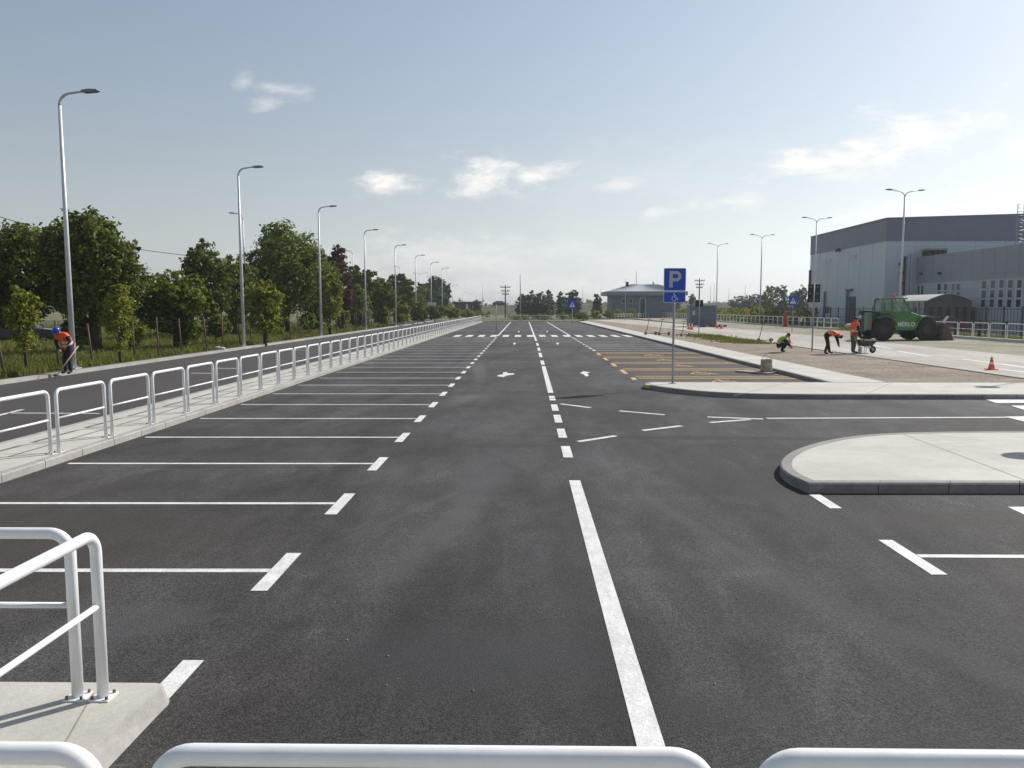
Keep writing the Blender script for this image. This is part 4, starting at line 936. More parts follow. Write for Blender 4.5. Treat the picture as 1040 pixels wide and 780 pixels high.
# annex: wing reaching towards the camera
AX = 50.0
ya, zA = atX(926.5, 262, AX); _, zBnd = atX(926.5, 288.3, AX)
an = thing('warehouse_annex', 'lower grey wing of the warehouse with tall narrow windows, right edge', 'building', (AX, WY, 0))
y_end = 60 - WY
MB().box(0, 40, y_end, -.02, 0, zBnd).build('lower_wall', mat('mid_cladding', (.42, .455, .49), .5, .04, .4), an)
MB().box(-.06, 40, y_end - .06, -.02, zBnd, zA).build('upper_wall', M_wallB, an)
sm = MB()
for k in range(1, 20): sm.box(-.074, -.06, -k * 2.1 - .015, -k * 2.1 + .015, zBnd, zA)
sm.build('panel_seams', M_band, an)
def annex_window(a, b, c, d, rows):
    y0, z1 = atX(b, c, AX); y1, _ = atX(a, c, AX); _, z0 = atX((a + b) / 2, d, AX); y0 -= WY; y1 -= WY; z0 = max(z0, .4)
    z1 = min(z1, zBnd - .1)
    f = MB().box(-.05, .0, y0 + .03, y1 - .03, z0, z1).build('window', M_frame, an)
    hh = (z1 - z0) / rows; q = MB(); ww = (y1 - y0)
    for r_ in range(rows): q.box(-.075, -.052, y0 + ww * .20, y1 - ww * .26, z0 + hh * r_ + .12, z0 + hh * (r_ + 1) - .08)
    q.build('pane', M_glass, f)
for a, b in ((996.5, 1003.8), (1005.5, 1012.5), (1014, 1021.5), (1023, 1030.5), (1032, 1040), (1042, 1052), (1054, 1065)): annex_window(a, b, 283.5, 313, 3)
for a, b in ((951.5, 957), (958.5, 963.5), (966, 970.5), (971, 976.5)): annex_window(a, b, 287.5, 304, 2)
for a, b in ((932, 935), (935.5, 939)): annex_window(a, b, 289.5, 300, 1)
for (a, b) in ((936.5, 278), (955.3, 277.5)):
    yv, zz_ = atX(a, b, AX); MB().box(-.3, -.061, yv - WY - .2, yv - WY + .2, zz_ - .15, zz_ + .15).build('wall_fixture', M_black, an)
# plant on the annex roof
hx0, hz = at(927, 262, 101); hx1, _ = at(946, 256, 99)
hv = thing('rooftop_unit', 'dark ventilation unit with pale top on the annex roof by the pipes', 'ventilation unit', (50.6, 100.4, zA))
q = MB()
for k in range(4): q.box(-.4 + k * .62, -.02 + k * .62, -.8, .8, .05, .75)
q.build('louvre_box', M_black, hv); MB().box(-.5, 1.95, -.9, .9, .75, .95).box(-.45, 1.9, -.8, .8, 0, .05).build('top_tray', mat('tan_tray', (.35, .3, .22), .6, .1, 2), hv)
for xx_ in (.0, .8, 1.6): MB().tube([(xx_, 0, .95), (xx_, 0, 1.25)], .06, 6).build('vent_stub', M_frame, hv)
# ladder tower at the right edge on the roof
lx, lz = at(1034, 207, 98)
ld = thing('roof_ladder', 'grey caged ladder rising above the warehouse roof at the right edge', 'ladder', (lx, 98, 0))
zb_ = zt0 - 4
for dx in (0, .75): MB().tube([(dx, 0, zb_), (dx, 0, lz)], .05, 6).build('rail', M_galvp, ld)
q = MB(); zz_ = zb_ + .3
while zz_ < lz: q.tube([(0, 0, zz_), (.75, 0, zz_)], .025, 5); zz_ += .45
q.build('rungs', M_galvp, ld)
q = MB(); zz_ = zb_ + 1
while zz_ < lz: q.tube([(0, 0, zz_), (0, -.6, zz_), (.75, -.6, zz_), (.75, 0, zz_)], .03, 5); zz_ += 1.1
q.build('cage', M_galvp, ld)
# arched shelter
s0, sz = at(939.8, 306, 86); s1, _ = at(987, 306, 86); _, sap = at(964, 298.7, 86)
sh = thing('arched_shelter', 'long shelter with pale arched roof in front of the warehouse annex', 'shelter', (s0, 86, 0))
Wd = s1 - s0; Ls = 9.0; n = 14; arc = []
for i in range(n + 1):
    f = i / n; arc.append((Wd * f, sz + (sap - sz) * (1 - abs(2 * f - 1) ** 1.7)))
rf = MB(); vs = []
for yv in (-.3, Ls):
    for x_, z_ in arc: vs.append((x_, yv, z_ + .08))
    for x_, z_ in arc: vs.append((x_, yv, z_))
m_ = n + 1
fs = [(i, i + 1, 2 * m_ + i + 1, 2 * m_ + i) for i in range(n)] + [(m_ + i + 1, m_ + i, 3 * m_ + i, 3 * m_ + i + 1) for i in range(n)] + [(m_ + i, m_ + i + 1, i + 1, i) for i in range(n)]
rf.add(vs, fs, 0, False); rf.build('roof', M_roofpale, sh)
gb = MB(); gb.prism([(0, 0)] + [(x_, z_) for x_, z_ in arc] + [(Wd, 0)], -.1, 0, axis='y'); gb.build('gable_wall', mat('grey_plastic_sheet', (.13, .13, .13), .5, .1, 1), sh)
for k in range(6): MB().box(.5 + k * .9, .85 + k * .9, -.13, -.003, 1.0, 2.5).build('opening', M_glass, sh)
q = MB().box(0, .06, 0, Ls, 0, sz); q.build('side_wall', mat('translucent_side', (.28, .28, .26), .5, .08, 1), sh)
q = MB()
for k in range(8): q.box(-.05, -.001, k * 1.2, k * 1.2 + .08, 0, sz)
q.box(-.04, -.002, 0, Ls, 1.3, 1.38); q.build('side_frames', M_darkdoor, sh)
# dark steel fence behind the right railings
ft = thing('steel_fence', 'dark steel picket fence running behind the right railings to the warehouse', 'fence', (40.3, 0, 0))
for k in range(64):
    Yv = 62 + 2.5 * k
    if Yv > 218: break
    MB().box(-.05, .05, Yv - .05, Yv + .05, 0, 2.55).build('fence_post', M_fencedk, ft)
MB().box(-.02, .02, 62, 219, 2.3, 2.35).box(-.02, .02, 62, 219, .3, .35).box(-.02, .02, 62, 219, 1.3, 1.34).build('fence_rail', M_fencedk, ft)
q = MB(); Yv = 62
while Yv < 219: q.box(-.012, .012, Yv, Yv + .03, .1, 2.4); Yv += .45
tag(q.build('pickets', M_fencedk, ft), kind='stuff')
q = thing('dark_post_fence', 'short black posts with a cable just behind the railings right of the loader', 'fence', (34.6, 0, 0))
for k in range(12): MB().box(-.07, .07, 44 + 3.3 * k - .07, 44 + 3.3 * k + .07, 0, 1.45).build('fence_post', M_black, q)
MB().tube([(0, 44, 1.25), (0, 80.3, 1.25)], .02, 5).build('cable', M_wire, q)

# ------------------------------------------------------------------ low slate building and kiosks
BY = 190.0
def bx_(px_, py_, Y=BY): return at(px_, py_, Y)
x0, ze = bx_(615.5, 296); x1, _ = bx_(697.5, 296); _, ze2 = bx_(650, 300); xw0, _ = bx_(621.5, 310); xw1, _ = bx_(691, 310); xr0, zrg = bx_(643, 288.5); xr1, _ = bx_(672, 288.5)
t = thing('low_building', 'low slate-blue building with pale hipped metal roof behind the parking sign', 'building', (x0, BY, 0))
X = lambda v: v - x0
MB().box(X(xw0), X(xw1), 0.0, 11, -.1, ze2).build('wall', M_lowwall, t)
MB().box(0, X(x1), -1.3, 12.3, ze2, ze).build('fascia', M_fascia, t)
rf = MB(); rf.add([(0, -1.3, ze + .003), (X(x1), -1.3, ze + .003), (X(x1), 12.3, ze + .003), (0, 12.3, ze + .003), (X(xr0), 4.5, zrg), (X(xr1), 4.5, zrg), (X(xr1), 6.5, zrg), (X(xr0), 6.5, zrg)],
    [(0, 1, 5, 4), (1, 2, 6, 5), (2, 3, 7, 6), (3, 0, 4, 7), (4, 5, 6, 7)]); rfo = rf.build('roof', M_roofmetal, t)
q = MB()
for k in range(1, 26):
    f = k / 26; a = Vector((X(x1) * f, -1.3, ze)); b = Vector((X(xr0) + (X(xr1) - X(xr0)) * f, 4.5, zrg)); q.bar(a + Vector((0, 0, .06)), b + Vector((0, 0, .06)), .09, .12)
q.build('roof_ribs', M_fascia, rfo)
cxn, czn = bx_(638.5, 286); MB().box(X(cxn) - .35, X(cxn) + .35, 2.5, 3.3, ze, czn).build('chimney', M_black, rfo)
a = Vector((X(cxn) - 2.0, 2.2, ze + .45)); MB().bar(a, (X(cxn), 2.4, ze + .95), .3, .3).build('duct', M_band, rfo)
mx_, mz_ = bx_(649.5, 274); MB().tube([(X(mx_), 5, zrg), (X(mx_), 5, mz_)], .06, 6).build('antenna', M_galvp, rfo)
mx_, mz_ = bx_(667, 285.5); MB().tube([(X(mx_), 5, zrg), (X(mx_), 5, mz_)], .2, 6).build('vent', M_galvp, rfo)
for (a, b) in ((631.5, 635), (639, 642.5)):
    u0, z1 = bx_(a, 303); u1, z0 = bx_(b, 308.5); f = MB().box(X(u0), X(u1), -.06, 0, z0, z1).build('window', M_frame, t); MB().box(X(u0) + .1, X(u1) - .1, -.08, -.061, z0 + .15, z1 - .15).build('pane', M_glass, f)
u0, z1 = bx_(649.5, 302); u1, z0 = bx_(656, 309); um = (X(u0) + X(u1)) / 2; rw = (X(u1) - X(u0)) / 2
q = MB()
for i in range(10):
    a0_, a1_ = math.pi * i / 10, math.pi * (i + 1) / 10
    q.prism([(um + rw * math.cos(a0_), z1 - rw + rw * math.sin(a0_)), (um + rw * math.cos(a1_), z1 - rw + rw * math.sin(a1_)), (um + rw * .75 * math.cos(a1_), z1 - rw + rw * .75 * math.sin(a1_)), (um + rw * .75 * math.cos(a0_), z1 - rw + rw * .75 * math.sin(a0_))], 0.0, .08, axis='y')
q.box(um - rw, um - rw * .75, -.08, 0, .1, z1 - rw).box(um + rw * .75, um + rw, -.08, 0, .1, z1 - rw)
dd = MB().box(um - rw * .75, um + rw * .75, -.04, 0, .1, z1 - .3).build('door', M_glass, t); q.build('arched_frame', M_frame, dd)
x0, zt_ = at(461.5, 306.5, 260); x1, _ = at(487.5, 306.5, 260); _, zt2 = at(470, 308.6, 260)
t = thing('brown_kiosk', 'flat-roofed brown brick kiosk with white columns, left of the far railings', 'kiosk', (x0, 260, 0))
Wk = x1 - x0; MB().box(-.6, Wk + .4, -1.5, 7, zt2, zt_).build('roof', M_signb, t); MB().box(0, Wk * .62, 0, 6, -.1, zt2).build('wall', M_brick, t); MB().box(Wk * .62, Wk * .95, 1.5, 6, -.1, zt2).build('dark_recess', M_darkdoor, t)
for f in (.5, .75, .97): MB().box(Wk * f - .35, Wk * f + .35, -1.2, -.6, -.1, zt2).build('column', M_plaster, t)
x0, zt_ = at(500.5, 305.6, 290); x1, _ = at(513.5, 305.6, 290)
t = thing('blue_kiosk', 'small dark blue kiosk with shallow roof beside the utility pole', 'kiosk', (x0, 290, 0)); Wk = x1 - x0
MB().box(0, Wk, 0, 4, -.1, zt_ - .9).build('wall', mat('dark_blue_panel', (.035, .05, .09), .6, .1, 1), t)
MB().prism([(-.5, zt_ - .9), (Wk + .5, zt_ - .9), (Wk * .7, zt_), (Wk * .3, zt_)], -4.5, .5, axis='y').build('roof', M_lowwall, t)
MB().box(.6, 1.7, -.05, 0, 1, 3.2).box(2.8, 3.9, -.05, 0, 1, 3.2).build('window', M_glass, t)
bx0, bz = at(433.5, 307, 130); bx1, bz0 = at(443, 310.3, 130)
t = thing('white_board', 'small white board on a dark post among the left roadside shrubs', 'sign', ((bx0 + bx1) / 2, 130, .1)); w_ = (bx1 - bx0) / 2
MB().box(-w_, w_, -.03, .03, bz0 - .1, bz - .1).build('board', M_plaster, t, bevel=.01); MB().tube([(w_ * .6, .06, 0), (w_ * .6, .06, bz - .2)], .06, 6).build('post', M_black, t)

# ------------------------------------------------------------------ site cabin
x0, yb_ = P(700.5, 331.9, .105); x1, _ = at(727, 331.9, yb_); _, zt_ = at(713, 310, yb_)
t = thing('site_cabin', 'windowless grey site cabin standing on the pale road behind the sign', 'cabin', (x0, yb_, .105), R(-3)); Wc = x1 - x0; Hc = zt_ - .1
MB().box(0, Wc, 0, 2.6, .12, Hc - .12).build('wall', M_box, t, bevel=.02)
MB().box(-.08, Wc + .08, -.08, 2.68, Hc - .12, Hc).build('roof', M_fascia, t, bevel=.01)
q = MB()
for k in range(1, 12): q.box(k * Wc / 12 - .03, k * Wc / 12 + .03, -.03, -.001, .2, Hc - .2)
q.build('wall_ribs', M_box, t)
MB().box(.28, .62, -.05, -.031, 1.45, 2.0).build('notice', M_frame, t)
MB().box(.1, .5, .1, 2.5, 0, .12).box(Wc - .5, Wc - .1, .1, 2.5, 0, .12).build('skid', M_black, t)
def rubble(name, label, cat, px_, py_, zb, n, r, m_, sp, seed):
    X, Yv = P(px_, py_, zb); rr_ = random.Random(seed); q = MB()
    for k in range(n):
        a = rr_.uniform(.5, 1) * r; q.ell((rr_.gauss(0, sp), rr_.gauss(0, .3), a * .35 + rr_.uniform(0, r * .5)), (a, a * .7, a * .45), 7, 5)
    o = q.build(name, m_); o.location = (X, Yv, zb); return tag(o, label, cat)
rubble('rubble_heap', 'dark rubble heap against the right corner of the site cabin', 'rubble', 722, 332.3, .105, 26, .28, mat('dark_rubble', (.07, .05, .045), .9, .3, 5), .8, 3)
for k, (a, b, lab) in enumerate(((862, 333.8, 'left white sack lying by the railing gap'), (868, 334.0, 'middle white sack lying by the railing gap'), (873.5, 333.3, 'right white sack of the three by the railing gap'))):
    X, Yv = P(a, b, .1); q = MB().ell((0, 0, .28), (.5, .35, .30), 12, 8).ell((.3, .05, .2), (.3, .25, .2), 10, 6); o = q.build('sack', M_sack); o.location = (X, Yv, .1); o.rotation_euler = (0, 0, k); tag(o, lab, 'sack', 'white sacks by the railing gap')
for k, (a, b, h_, Yv, lab) in enumerate(((797.8, 316, 1.35, 98, 'red hydrant cabinet behind the railings left of the warehouse, nearer one'), (762.6, 313, 1.5, 128, 'small red hydrant behind the railings near the leftmost trees'))):
    X, zt_ = at(a, b, Yv); t = thing('hydrant', lab, 'hydrant', (X, Yv, .09), 0, 'red hydrants'); zt_ -= .09
    MB().box(-.2, .2, -.15, .15, 0, zt_ * .75).build('body', M_redp, t, bevel=.02); MB().ell((0, 0, zt_ * .75), (.2, .16, zt_ * .25), 10, 5, z0=0).build('cap', M_redp, t); MB().tube([(-.3, 0, zt_ * .5), (.3, 0, zt_ * .5)], .06, 8).build('outlet', M_rust, t)

# ------------------------------------------------------------------ traffic cones
def make_cone(h, label):
    t = thing('traffic_cone', label, 'traffic cone', group='orange traffic cones')
    MB().box(-.17, .17, -.17, .17, 0, .03).build('base', M_orangep, t, bevel=.006)
    c = MB().lathe([(.125, .03), (.10, h * .25), (.03, h), (.001, h)], (0, 0, 0), 16).build('cone_body', M_orangep, t)
    MB().lathe([(.083 + .003, h * .42), (.056 + .003, h * .68)], (0, 0, 0), 16).build('stripe', M_refl, c)
    return t
cb = make_cone(.48, '')
for k, (a, b, zb, s_, lab) in enumerate(((1006.8, 375.3, .11, 1.0, 'orange traffic cone alone on the pale road at the right'), (699.5, 334.3, .105, 1.35, 'orange cone at the left front corner of the site cabin'), (702.5, 334.8, .105, 1.45, 'orange cone standing just right of the one at the cabin corner'), (728.2, 333.4, .105, 1.5, 'orange cone right of the site cabin, left of the pair'), (732.7, 333.8, .105, 1.4, 'orange cone right of the site cabin, right of the pair'), (801.5, 348.5, .105, 1.1, 'orange cone just right of the crouching worker'))):
    X, Yv = P(a, b, zb); o = cb if k == 0 else dup(cb); o.location = (X, Yv, zb); o.scale = (s_,) * 3; tag(o, lab, 'traffic cone')

# ------------------------------------------------------------------ drum and plank at the bays
X, Yv = P(790.5, 379, .0); X = min(X, 9.0)
t = thing('rusty_drum', 'rusty cream drum on a dark base beside the orange bays kerb', 'drum', (X, Yv, .0), R(15))
MB().lathe([(.001, .06), (.21, .06), (.215, .1), (.21, .28), (.218, .3), (.21, .32), (.205, .5), (.212, .52), (.19, .52), (.185, .5), (.001, .49)], (0, 0, 0), 20).build('drum_body', M_drum, t)
MB().box(-.3, .34, -.25, .25, 0, .06).build('base', M_black, t, bevel=.01)
MB().tube([(-.2, 0, .5), (-.12, 0, .66), (.12, 0, .66), (.2, 0, .5)], .012, 6).build('handle', M_galvp, t)
a = P(750, 376.6, .04); b = P(783, 379.2, .04)
o = MB().bar((a[0], a[1], .035), (b[0], b[1], .035), .42, .05).build('plank', M_plank, bevel=.006); tag(o, 'long grey plank lying in the orange bay beside the drum', 'plank')

# ------------------------------------------------------------------ kick scooters
def make_scooter():
    t = thing('kick_scooter', '', 'scooter', group='kick scooters parked on the gravel')
    MB().box(-.45, .2, -.07, .07, .09, .13).build('deck', M_black, t, bevel=.01)
    MB().tube([(.26, 0, .2), (.36, 0, .12), (.22, 0, .45), (.08, 0, 1.12)][2:] and [(.32, 0, .14), (.24, 0, .4), (.08, 0, 1.12)], .022, 8).build('stem', M_black, t)
    MB().tube([(.2, 0, .12), (.3, 0, .25)], .03, 8).build('neck', M_signw, t)
    MB().tube([(.08, -.24, 1.12), (.08, .24, 1.12)], .018, 8).build('handlebar', M_black, t)
    for x_ in (-.48, .34):
        w_ = MB().lathe([(.06, -.02), (.11, -.02), (.115, 0), (.11, .02), (.06, .02)], (x_, 0, .115), 18, axis='y').build('wheel', M_tyre, t)
        MB().lathe([(.001, -.012), (.065, -.012), (.065, .012), (.001, .012)], (x_, 0, .115), 14, axis='y').build('rim', M_signw, w_)
    MB().prism([(-.62, .14), (-.36, .22), (-.36, .24), (-.62, .17)], -.05, .05, axis='y').build('mudguard', M_black, t)
    return t
sb = make_scooter()
for k, (a, b, rz, s_, lab) in enumerate(((660, 340.2, 200, 1.2, 'leftmost kick scooter with white fork on the gravel beside the strip'), (673.5, 340.6, 205, 1.2, 'second kick scooter, left of the parking sign post'), (695.5, 341.6, 215, 1.1, 'kick scooter just right of the parking sign post'), (775.5, 347.4, 190, 1.12, 'kick scooter alone on the pale road near the crouching worker'))):
    X, Yv = P(a, b, .105); o = sb if k == 0 else dup(sb); o.location = (X, Yv, .107); o.rotation_euler = (0, 0, R(rz)); o.scale = (s_,) * 3; tag(o, lab, 'scooter')

# ------------------------------------------------------------------ cars
def make_car(name, label, loc, rz, paint, Lc=4.3, Hc=1.48, Wc=1.74, cat='car'):
    t = thing(name, label, cat, loc, rz); hl = Lc / 2
    prof = [(-hl, .35), (-hl, .78), (-hl + .12, .98), (-hl + .75, 1.02), (.75, .98), (hl - .25, .82), (hl, .62), (hl, .35), (hl - .55, .26), (hl - 1.2, .26), (-hl + 1.2, .26), (-hl + .5, .26)]
    n_ = len(prof); b = MB(); hw = Wc / 2
    vs = []
    for s_ in (-1, 1):
        vs += [(x_, s_ * (hw - .10), z_) for x_, z_ in prof]; vs += [(x_ * .985, s_ * hw, z_ * .94 + .03) for x_, z_ in prof]
    f = []
    for base_ in (0, 2 * n_):
        for i in range(n_): f.append((base_ + i, base_ + (i + 1) % n_, base_ + n_ + (i + 1) % n_, base_ + n_ + i))
        f.append(tuple(base_ + n_ + i for i in range(n_)))
    for i in range(n_): f.append((i, 2 * n_ + i, 2 * n_ + (i + 1) % n_, (i + 1) % n_))
    b.add(vs, f, 0, False); b.build('body', paint, t, bevel=.03)
    c0, c1, r0_, r1_ = -hl + .45, .95, -hl + 1.0, .25
    w0, w1_ = hw - .12, hw - .28
    vs = [(c0, -w0, .98), (c1, -w0, .96), (c1, w0, .96), (c0, w0, .98), (r0_, -w1_, Hc - .06), (r1_, -w1_, Hc - .06), (r1_, w1_, Hc - .06), (r0_, w1_, Hc - .06)]
    MB().add(vs, [(4, 5, 6, 7), (0, 1, 5, 4), (1, 2, 6, 5), (2, 3, 7, 6), (3, 0, 4, 7)]).build('windows', M_glass, t)
    MB().box(r0_ - .05, r1_ + .05, -w1_ - .02, w1_ + .02, Hc - .06, Hc).build('roof', paint, t, bevel=.03)
    for s_ in (-1, 1):
        for xa_, xb_ in ((c0, r0_), (c1, r1_), ((c0 + c1) / 2, (r0_ + r1_) / 2)): MB().bar((xa_, s_ * (w0 + .005), .97), (xb_, s_ * (w1_ + .01), Hc - .04), .05, .06).build('pillar', paint, t)
    for x_ in (-hl + .82, hl - .85):
        for s_ in (-1, 1):
            w_ = MB().lathe([(.18, -.1), (.29, -.1), (.315, -.05), (.315, .05), (.29, .1), (.18, .1)], (x_, s_ * (hw - .09), .315), 20, axis='y').build('wheel', M_tyre, t)
            MB().lathe([(.001, -.08), (.19, -.08), (.19, .08), (.001, .08)], (x_, s_ * (hw - .09), .315), 14, axis='y').build('rim', M_galv, w_)
    for s_ in (-1, 1):
        MB().box(hl - .12, hl + .01, s_ * hw * .68 - .16, s_ * hw * .68 + .16, .62, .75).build('headlight', M_refl, t, bevel=.01)
        MB().box(-hl - .01, -hl + .08, s_ * hw * .7 - .14, s_ * hw * .7 + .14, .72, .88).build('tail_light', M_redp, t, bevel=.01)
    return t
cx_, cy_ = P(26, 347, .1)
make_car('parked_car', 'dark parked car half hidden behind the young tree at the left edge', (cx_, cy_, .1), R(12), M_darkcar, Lc=4.6, Hc=1.75)
X, _ = at(963, 320, 80); make_car('parked_car', 'dark red parked car behind the railings by the arched shelter', (X, 80, .08), R(-20), M_red)

# ------------------------------------------------------------------ green telescopic loader
tx, ty = P(889.4, 345.6, .1)
T = thing('telescopic_loader', 'green telescopic loader with rusty bucket parked before the right railings', 'loader', (tx, ty + .3, .1), R(8))
# local x forward (to the right), rear axle at x=0
def wheel(x_, s_, r_=.80):
    y_ = s_ * .98; q = MB(); q.lathe([(.36, -.24), (r_ - .09, -.25), (r_ - .02, -.2), (r_ - .02, .2), (r_ - .09, .25), (.36, .24)], (x_, y_, r_), 30, axis='y')
    for k in range(20):
        a = 2 * math.pi * k / 20
        for ss in (-1, 1):
            a2 = a + (.08 if ss > 0 else 0)
            p0 = Vector((x_ + (r_ - .01) * math.cos(a2), y_ + ss * .02, r_ + (r_ - .01) * math.sin(a2))); p1 = Vector((x_ + (r_ - .02) * math.cos(a2 + .17), y_ + ss * .24, r_ + (r_ - .02) * math.sin(a2 + .17)))
            q.bar(p0, p1, .05, .05)
    w_ = q.build('wheel', M_tyre, T)
    MB().lathe([(.001, -.12), (.12, -.13), (.13, -.17), (.2, -.15), (.34, -.2), (.37, -.22), (.37, .22), (.34, .2), (.2, .1), (.001, .1)], (x_, y_, r_), 24, axis='y').build('rim', M_rim, w_)
WB = 3.35
for x_ in (0, WB):
    for s_ in (-1, 1): wheel(x_, s_)
MB().box(-.9, WB + .5, -.42, .42, .6, 1.05).box(-.15, .15, -.85, .85, .68, .92).box(WB - .15, WB + .15, -.85, .85, .68, .92).build('chassis', M_black, T, bevel=.02)
MB().prism([(.95, .72), (2.35, .72), (2.62, 1.0), (2.85, 1.45), (3.05, 1.72), (2.2, 1.98), (.9, 2.12), (.35, 2.12), (.55, 1.6), (.8, 1.1)], .62, 1.12, axis='y').build('hood', M_green, T, bevel=.06)
MB().prism([(.6, .85), (2.5, .85), (3.0, 1.5), (1.0, 1.7), (.4, 1.7)], -1.1, -.62, axis='y').build('side_tank', M_green, T, bevel=.05)
def fender(x_, y0_, y1_, a0_, a1_, name, m_=M_green, r0_=.93, r1_=1.0):
    q = MB(); n_ = 14
    for i in range(n_):
        a = R(a0_ + (a1_ - a0_) * i / n_); b_ = R(a0_ + (a1_ - a0_) * (i + 1) / n_)
        q.prism([(x_ + r0_ * math.cos(a), .8 + r0_ * math.sin(a)), (x_ + r1_ * math.cos(a), .8 + r1_ * math.sin(a)), (x_ + r1_ * math.cos(b_), .8 + r1_ * math.sin(b_)), (x_ + r0_ * math.cos(b_), .8 + r0_ * math.sin(b_))], y0_, y1_, axis='y')
    q.build(name, m_, T)
fender(0, .7, 1.28, 20, 125, 'rear_fender'); fender(0, -1.28, -.7, 20, 125, 'rear_fender'); fender(WB, .7, 1.26, 62, 150, 'front_fender'); fender(WB, -1.26, -.7, 62, 150, 'front_fender')
MB().box(-.88, .9, -.88, .3, 1.05, 1.98).build('rear_body', M_dkgreen, T, bevel=.05)
MB().box(-1.2, -.86, -1.08, -.62, .75, 2.0).build('counterweight', M_green_l, T, bevel=.05)
MB().box(-1.12, -.94, -1.10, -1.08, 1.0, 1.3).build('tail_lamp', M_redp, T)
# cab
CY0, CY1 = -1.12, -.12
cabc = [(-.38, 2.08), (2.0, 2.10), (1.25, 2.95), (-.25, 2.95)]
def cabp(x_, z_, s_): return (x_, CY0 + (.0 if s_ < 0 else 1.0) * (CY1 - CY0), z_)
q = MB()
for s_ in (-1, 1):
    A = [cabp(a, b, s_) for a, b in ((-.22, 2.0), (-.12, 2.92), (1.42, 2.92), (2.12, 2.05))]
    q.bar(A[0], A[1], .09, .09); q.bar(A[2], A[3], .09, .09); q.bar(cabp(.62, 2.0, s_), cabp(.55, 2.92, s_), .09, .07); q.bar(A[0], A[3], .10, .12)
cab = q.build('cab_frame', M_green, T)
MB().prism([(-.22, 2.92), (-.36, 2.96), (-.24, 3.04), (1.35, 3.06), (1.66, 3.0), (1.6, 2.92)], -CY1 - .05, -CY0 + .05, axis='y').build('cab_roof', M_green, T, bevel=.02)
MB().prism([(-.16, 2.07), (2.04, 2.08), (1.37, 2.90), (-.08, 2.90)], -CY1 + .03, -CY0 - .03, axis='y').build('cab_window', M_cabglass, T)
g_ = M_cabglass.node_tree.nodes['Principled BSDF']; g_.inputs['Alpha'].default_value = .42
MB().box(.15, .3, -.85, -.4, 2.0, 2.65).box(.15, .7, -.85, -.4, 2.0, 2.15).build('seat', M_black, T, bevel=.03)
MB().tube([(1.35, -.62, 2.0), (1.1, -.62, 2.4)], .03, 6).build('steering_column', M_black, T)
MB().box(-.35, .9, CY0, CY1, 1.5, 2.05).build('cab_base', M_dkgreen, T, bevel=.03)
MB().lathe([(.001, 3.3), (.05, 3.29), (.075, 3.22), (.08, 3.06)], (1.0, -.6, 0), 12).build('beacon', M_orangep, T)
MB().box(-.55, -.35, CY0 + .1, CY0 + .3, 2.9, 3.0).box(1.58, 1.78, CY0 + .1, CY0 + .3, 2.93, 3.04).build('work_light', M_black, T)
# stripe and lettering on the hood
q = MB(); q.bar((1.15, -1.135, 1.35), (2.75, -1.135, 1.86), .012, .07); q.build('stripe', M_green_l, T)
cu = bpy.data.curves.new('lettering', 'FONT'); cu.body = 'MERLO'; cu.size = .42; cu.extrude = .004; cu.align_x = 'CENTER'; cu.offset = .012
to = bpy.data.objects.new('tmp', cu); COL.objects.link(to); bpy.context.view_layer.update()
me = bpy.data.meshes.new_from_object(to.evaluated_get(bpy.context.evaluated_depsgraph_get())); me.name = 'lettering'; bpy.data.objects.remove(to)
me.materials.clear(); me.materials.append(M_refl); lo = bpy.data.objects.new('lettering', me); COL.objects.link(lo); lo.parent = T; lo.location = (1.72, -1.128, 1.02); lo.rotation_euler = (R(90), 0, 0)
# boom, arms, bucket
bm_ = MB().bar((-1.0, .3, 2.0), (2.7, .3, 1.78), .36, .34).build('boom', M_dkgreen, T, bevel=.02)
MB().bar((2.6, .3, 1.8), (3.6, .3, 1.7), .26, .26).bar((3.55, .3, 1.8), (4.25, .3, .75), .24, .3).build('boom_head', M_dkgreen, T, bevel=.02)
q = MB(); q.tube([(3.3, .05, 1.75), (4.15, .05, .95)], .06, 8).tube([(3.9, .55, 1.1), (4.6, .55, 1.2)], .05, 8).box(3.95, 4.3, -.5, .95, .25, 1.15); q.build('carriage', M_black, T, bevel=.02)
MB().tube([(3.0, -.3, 1.62), (3.45, -.4, 1.5), (3.9, -.3, 1.2), (4.1, -.2, .8)], .035, 8).build('hydraulic_hose', M_refl, T)
bk = [(4.25, .12), (4.25, 1.1), (4.45, 1.28), (4.6, 1.22), (4.45, .95), (4.45, .3), (5.3, .08), (5.45, .02), (5.3, 0), (4.35, .0)]
q = MB().prism(bk, -1.2, 1.2, axis='y')
for yv in (-1.2, 1.14): q.prism([(4.3, .03), (4.3, 1.15), (4.6, 1.24), (4.95, .98), (5.35, .06)], yv, yv + .06, axis='y')
q.build('bucket', M_rust, T)
MB().bar((4.55, -.9, 1.15), (5.05, -.9, 1.72), .12, .12).build('bucket_lever', M_refl, T)
MB().bar((4.35, -.9, .9), (4.62, -.9, 1.25), .18, .16).build('lever_joint', M_black, T)
q = MB().box(2.62, 3.9, -.5, .5, .95, 1.55); q.build('front_block', M_black, T, bevel=.05)
MB().ell((-.1, 0, .0), (.16, .12, .1), 8, 5).build('hub', M_rim, T).location = (3.95, -1.2, .12)

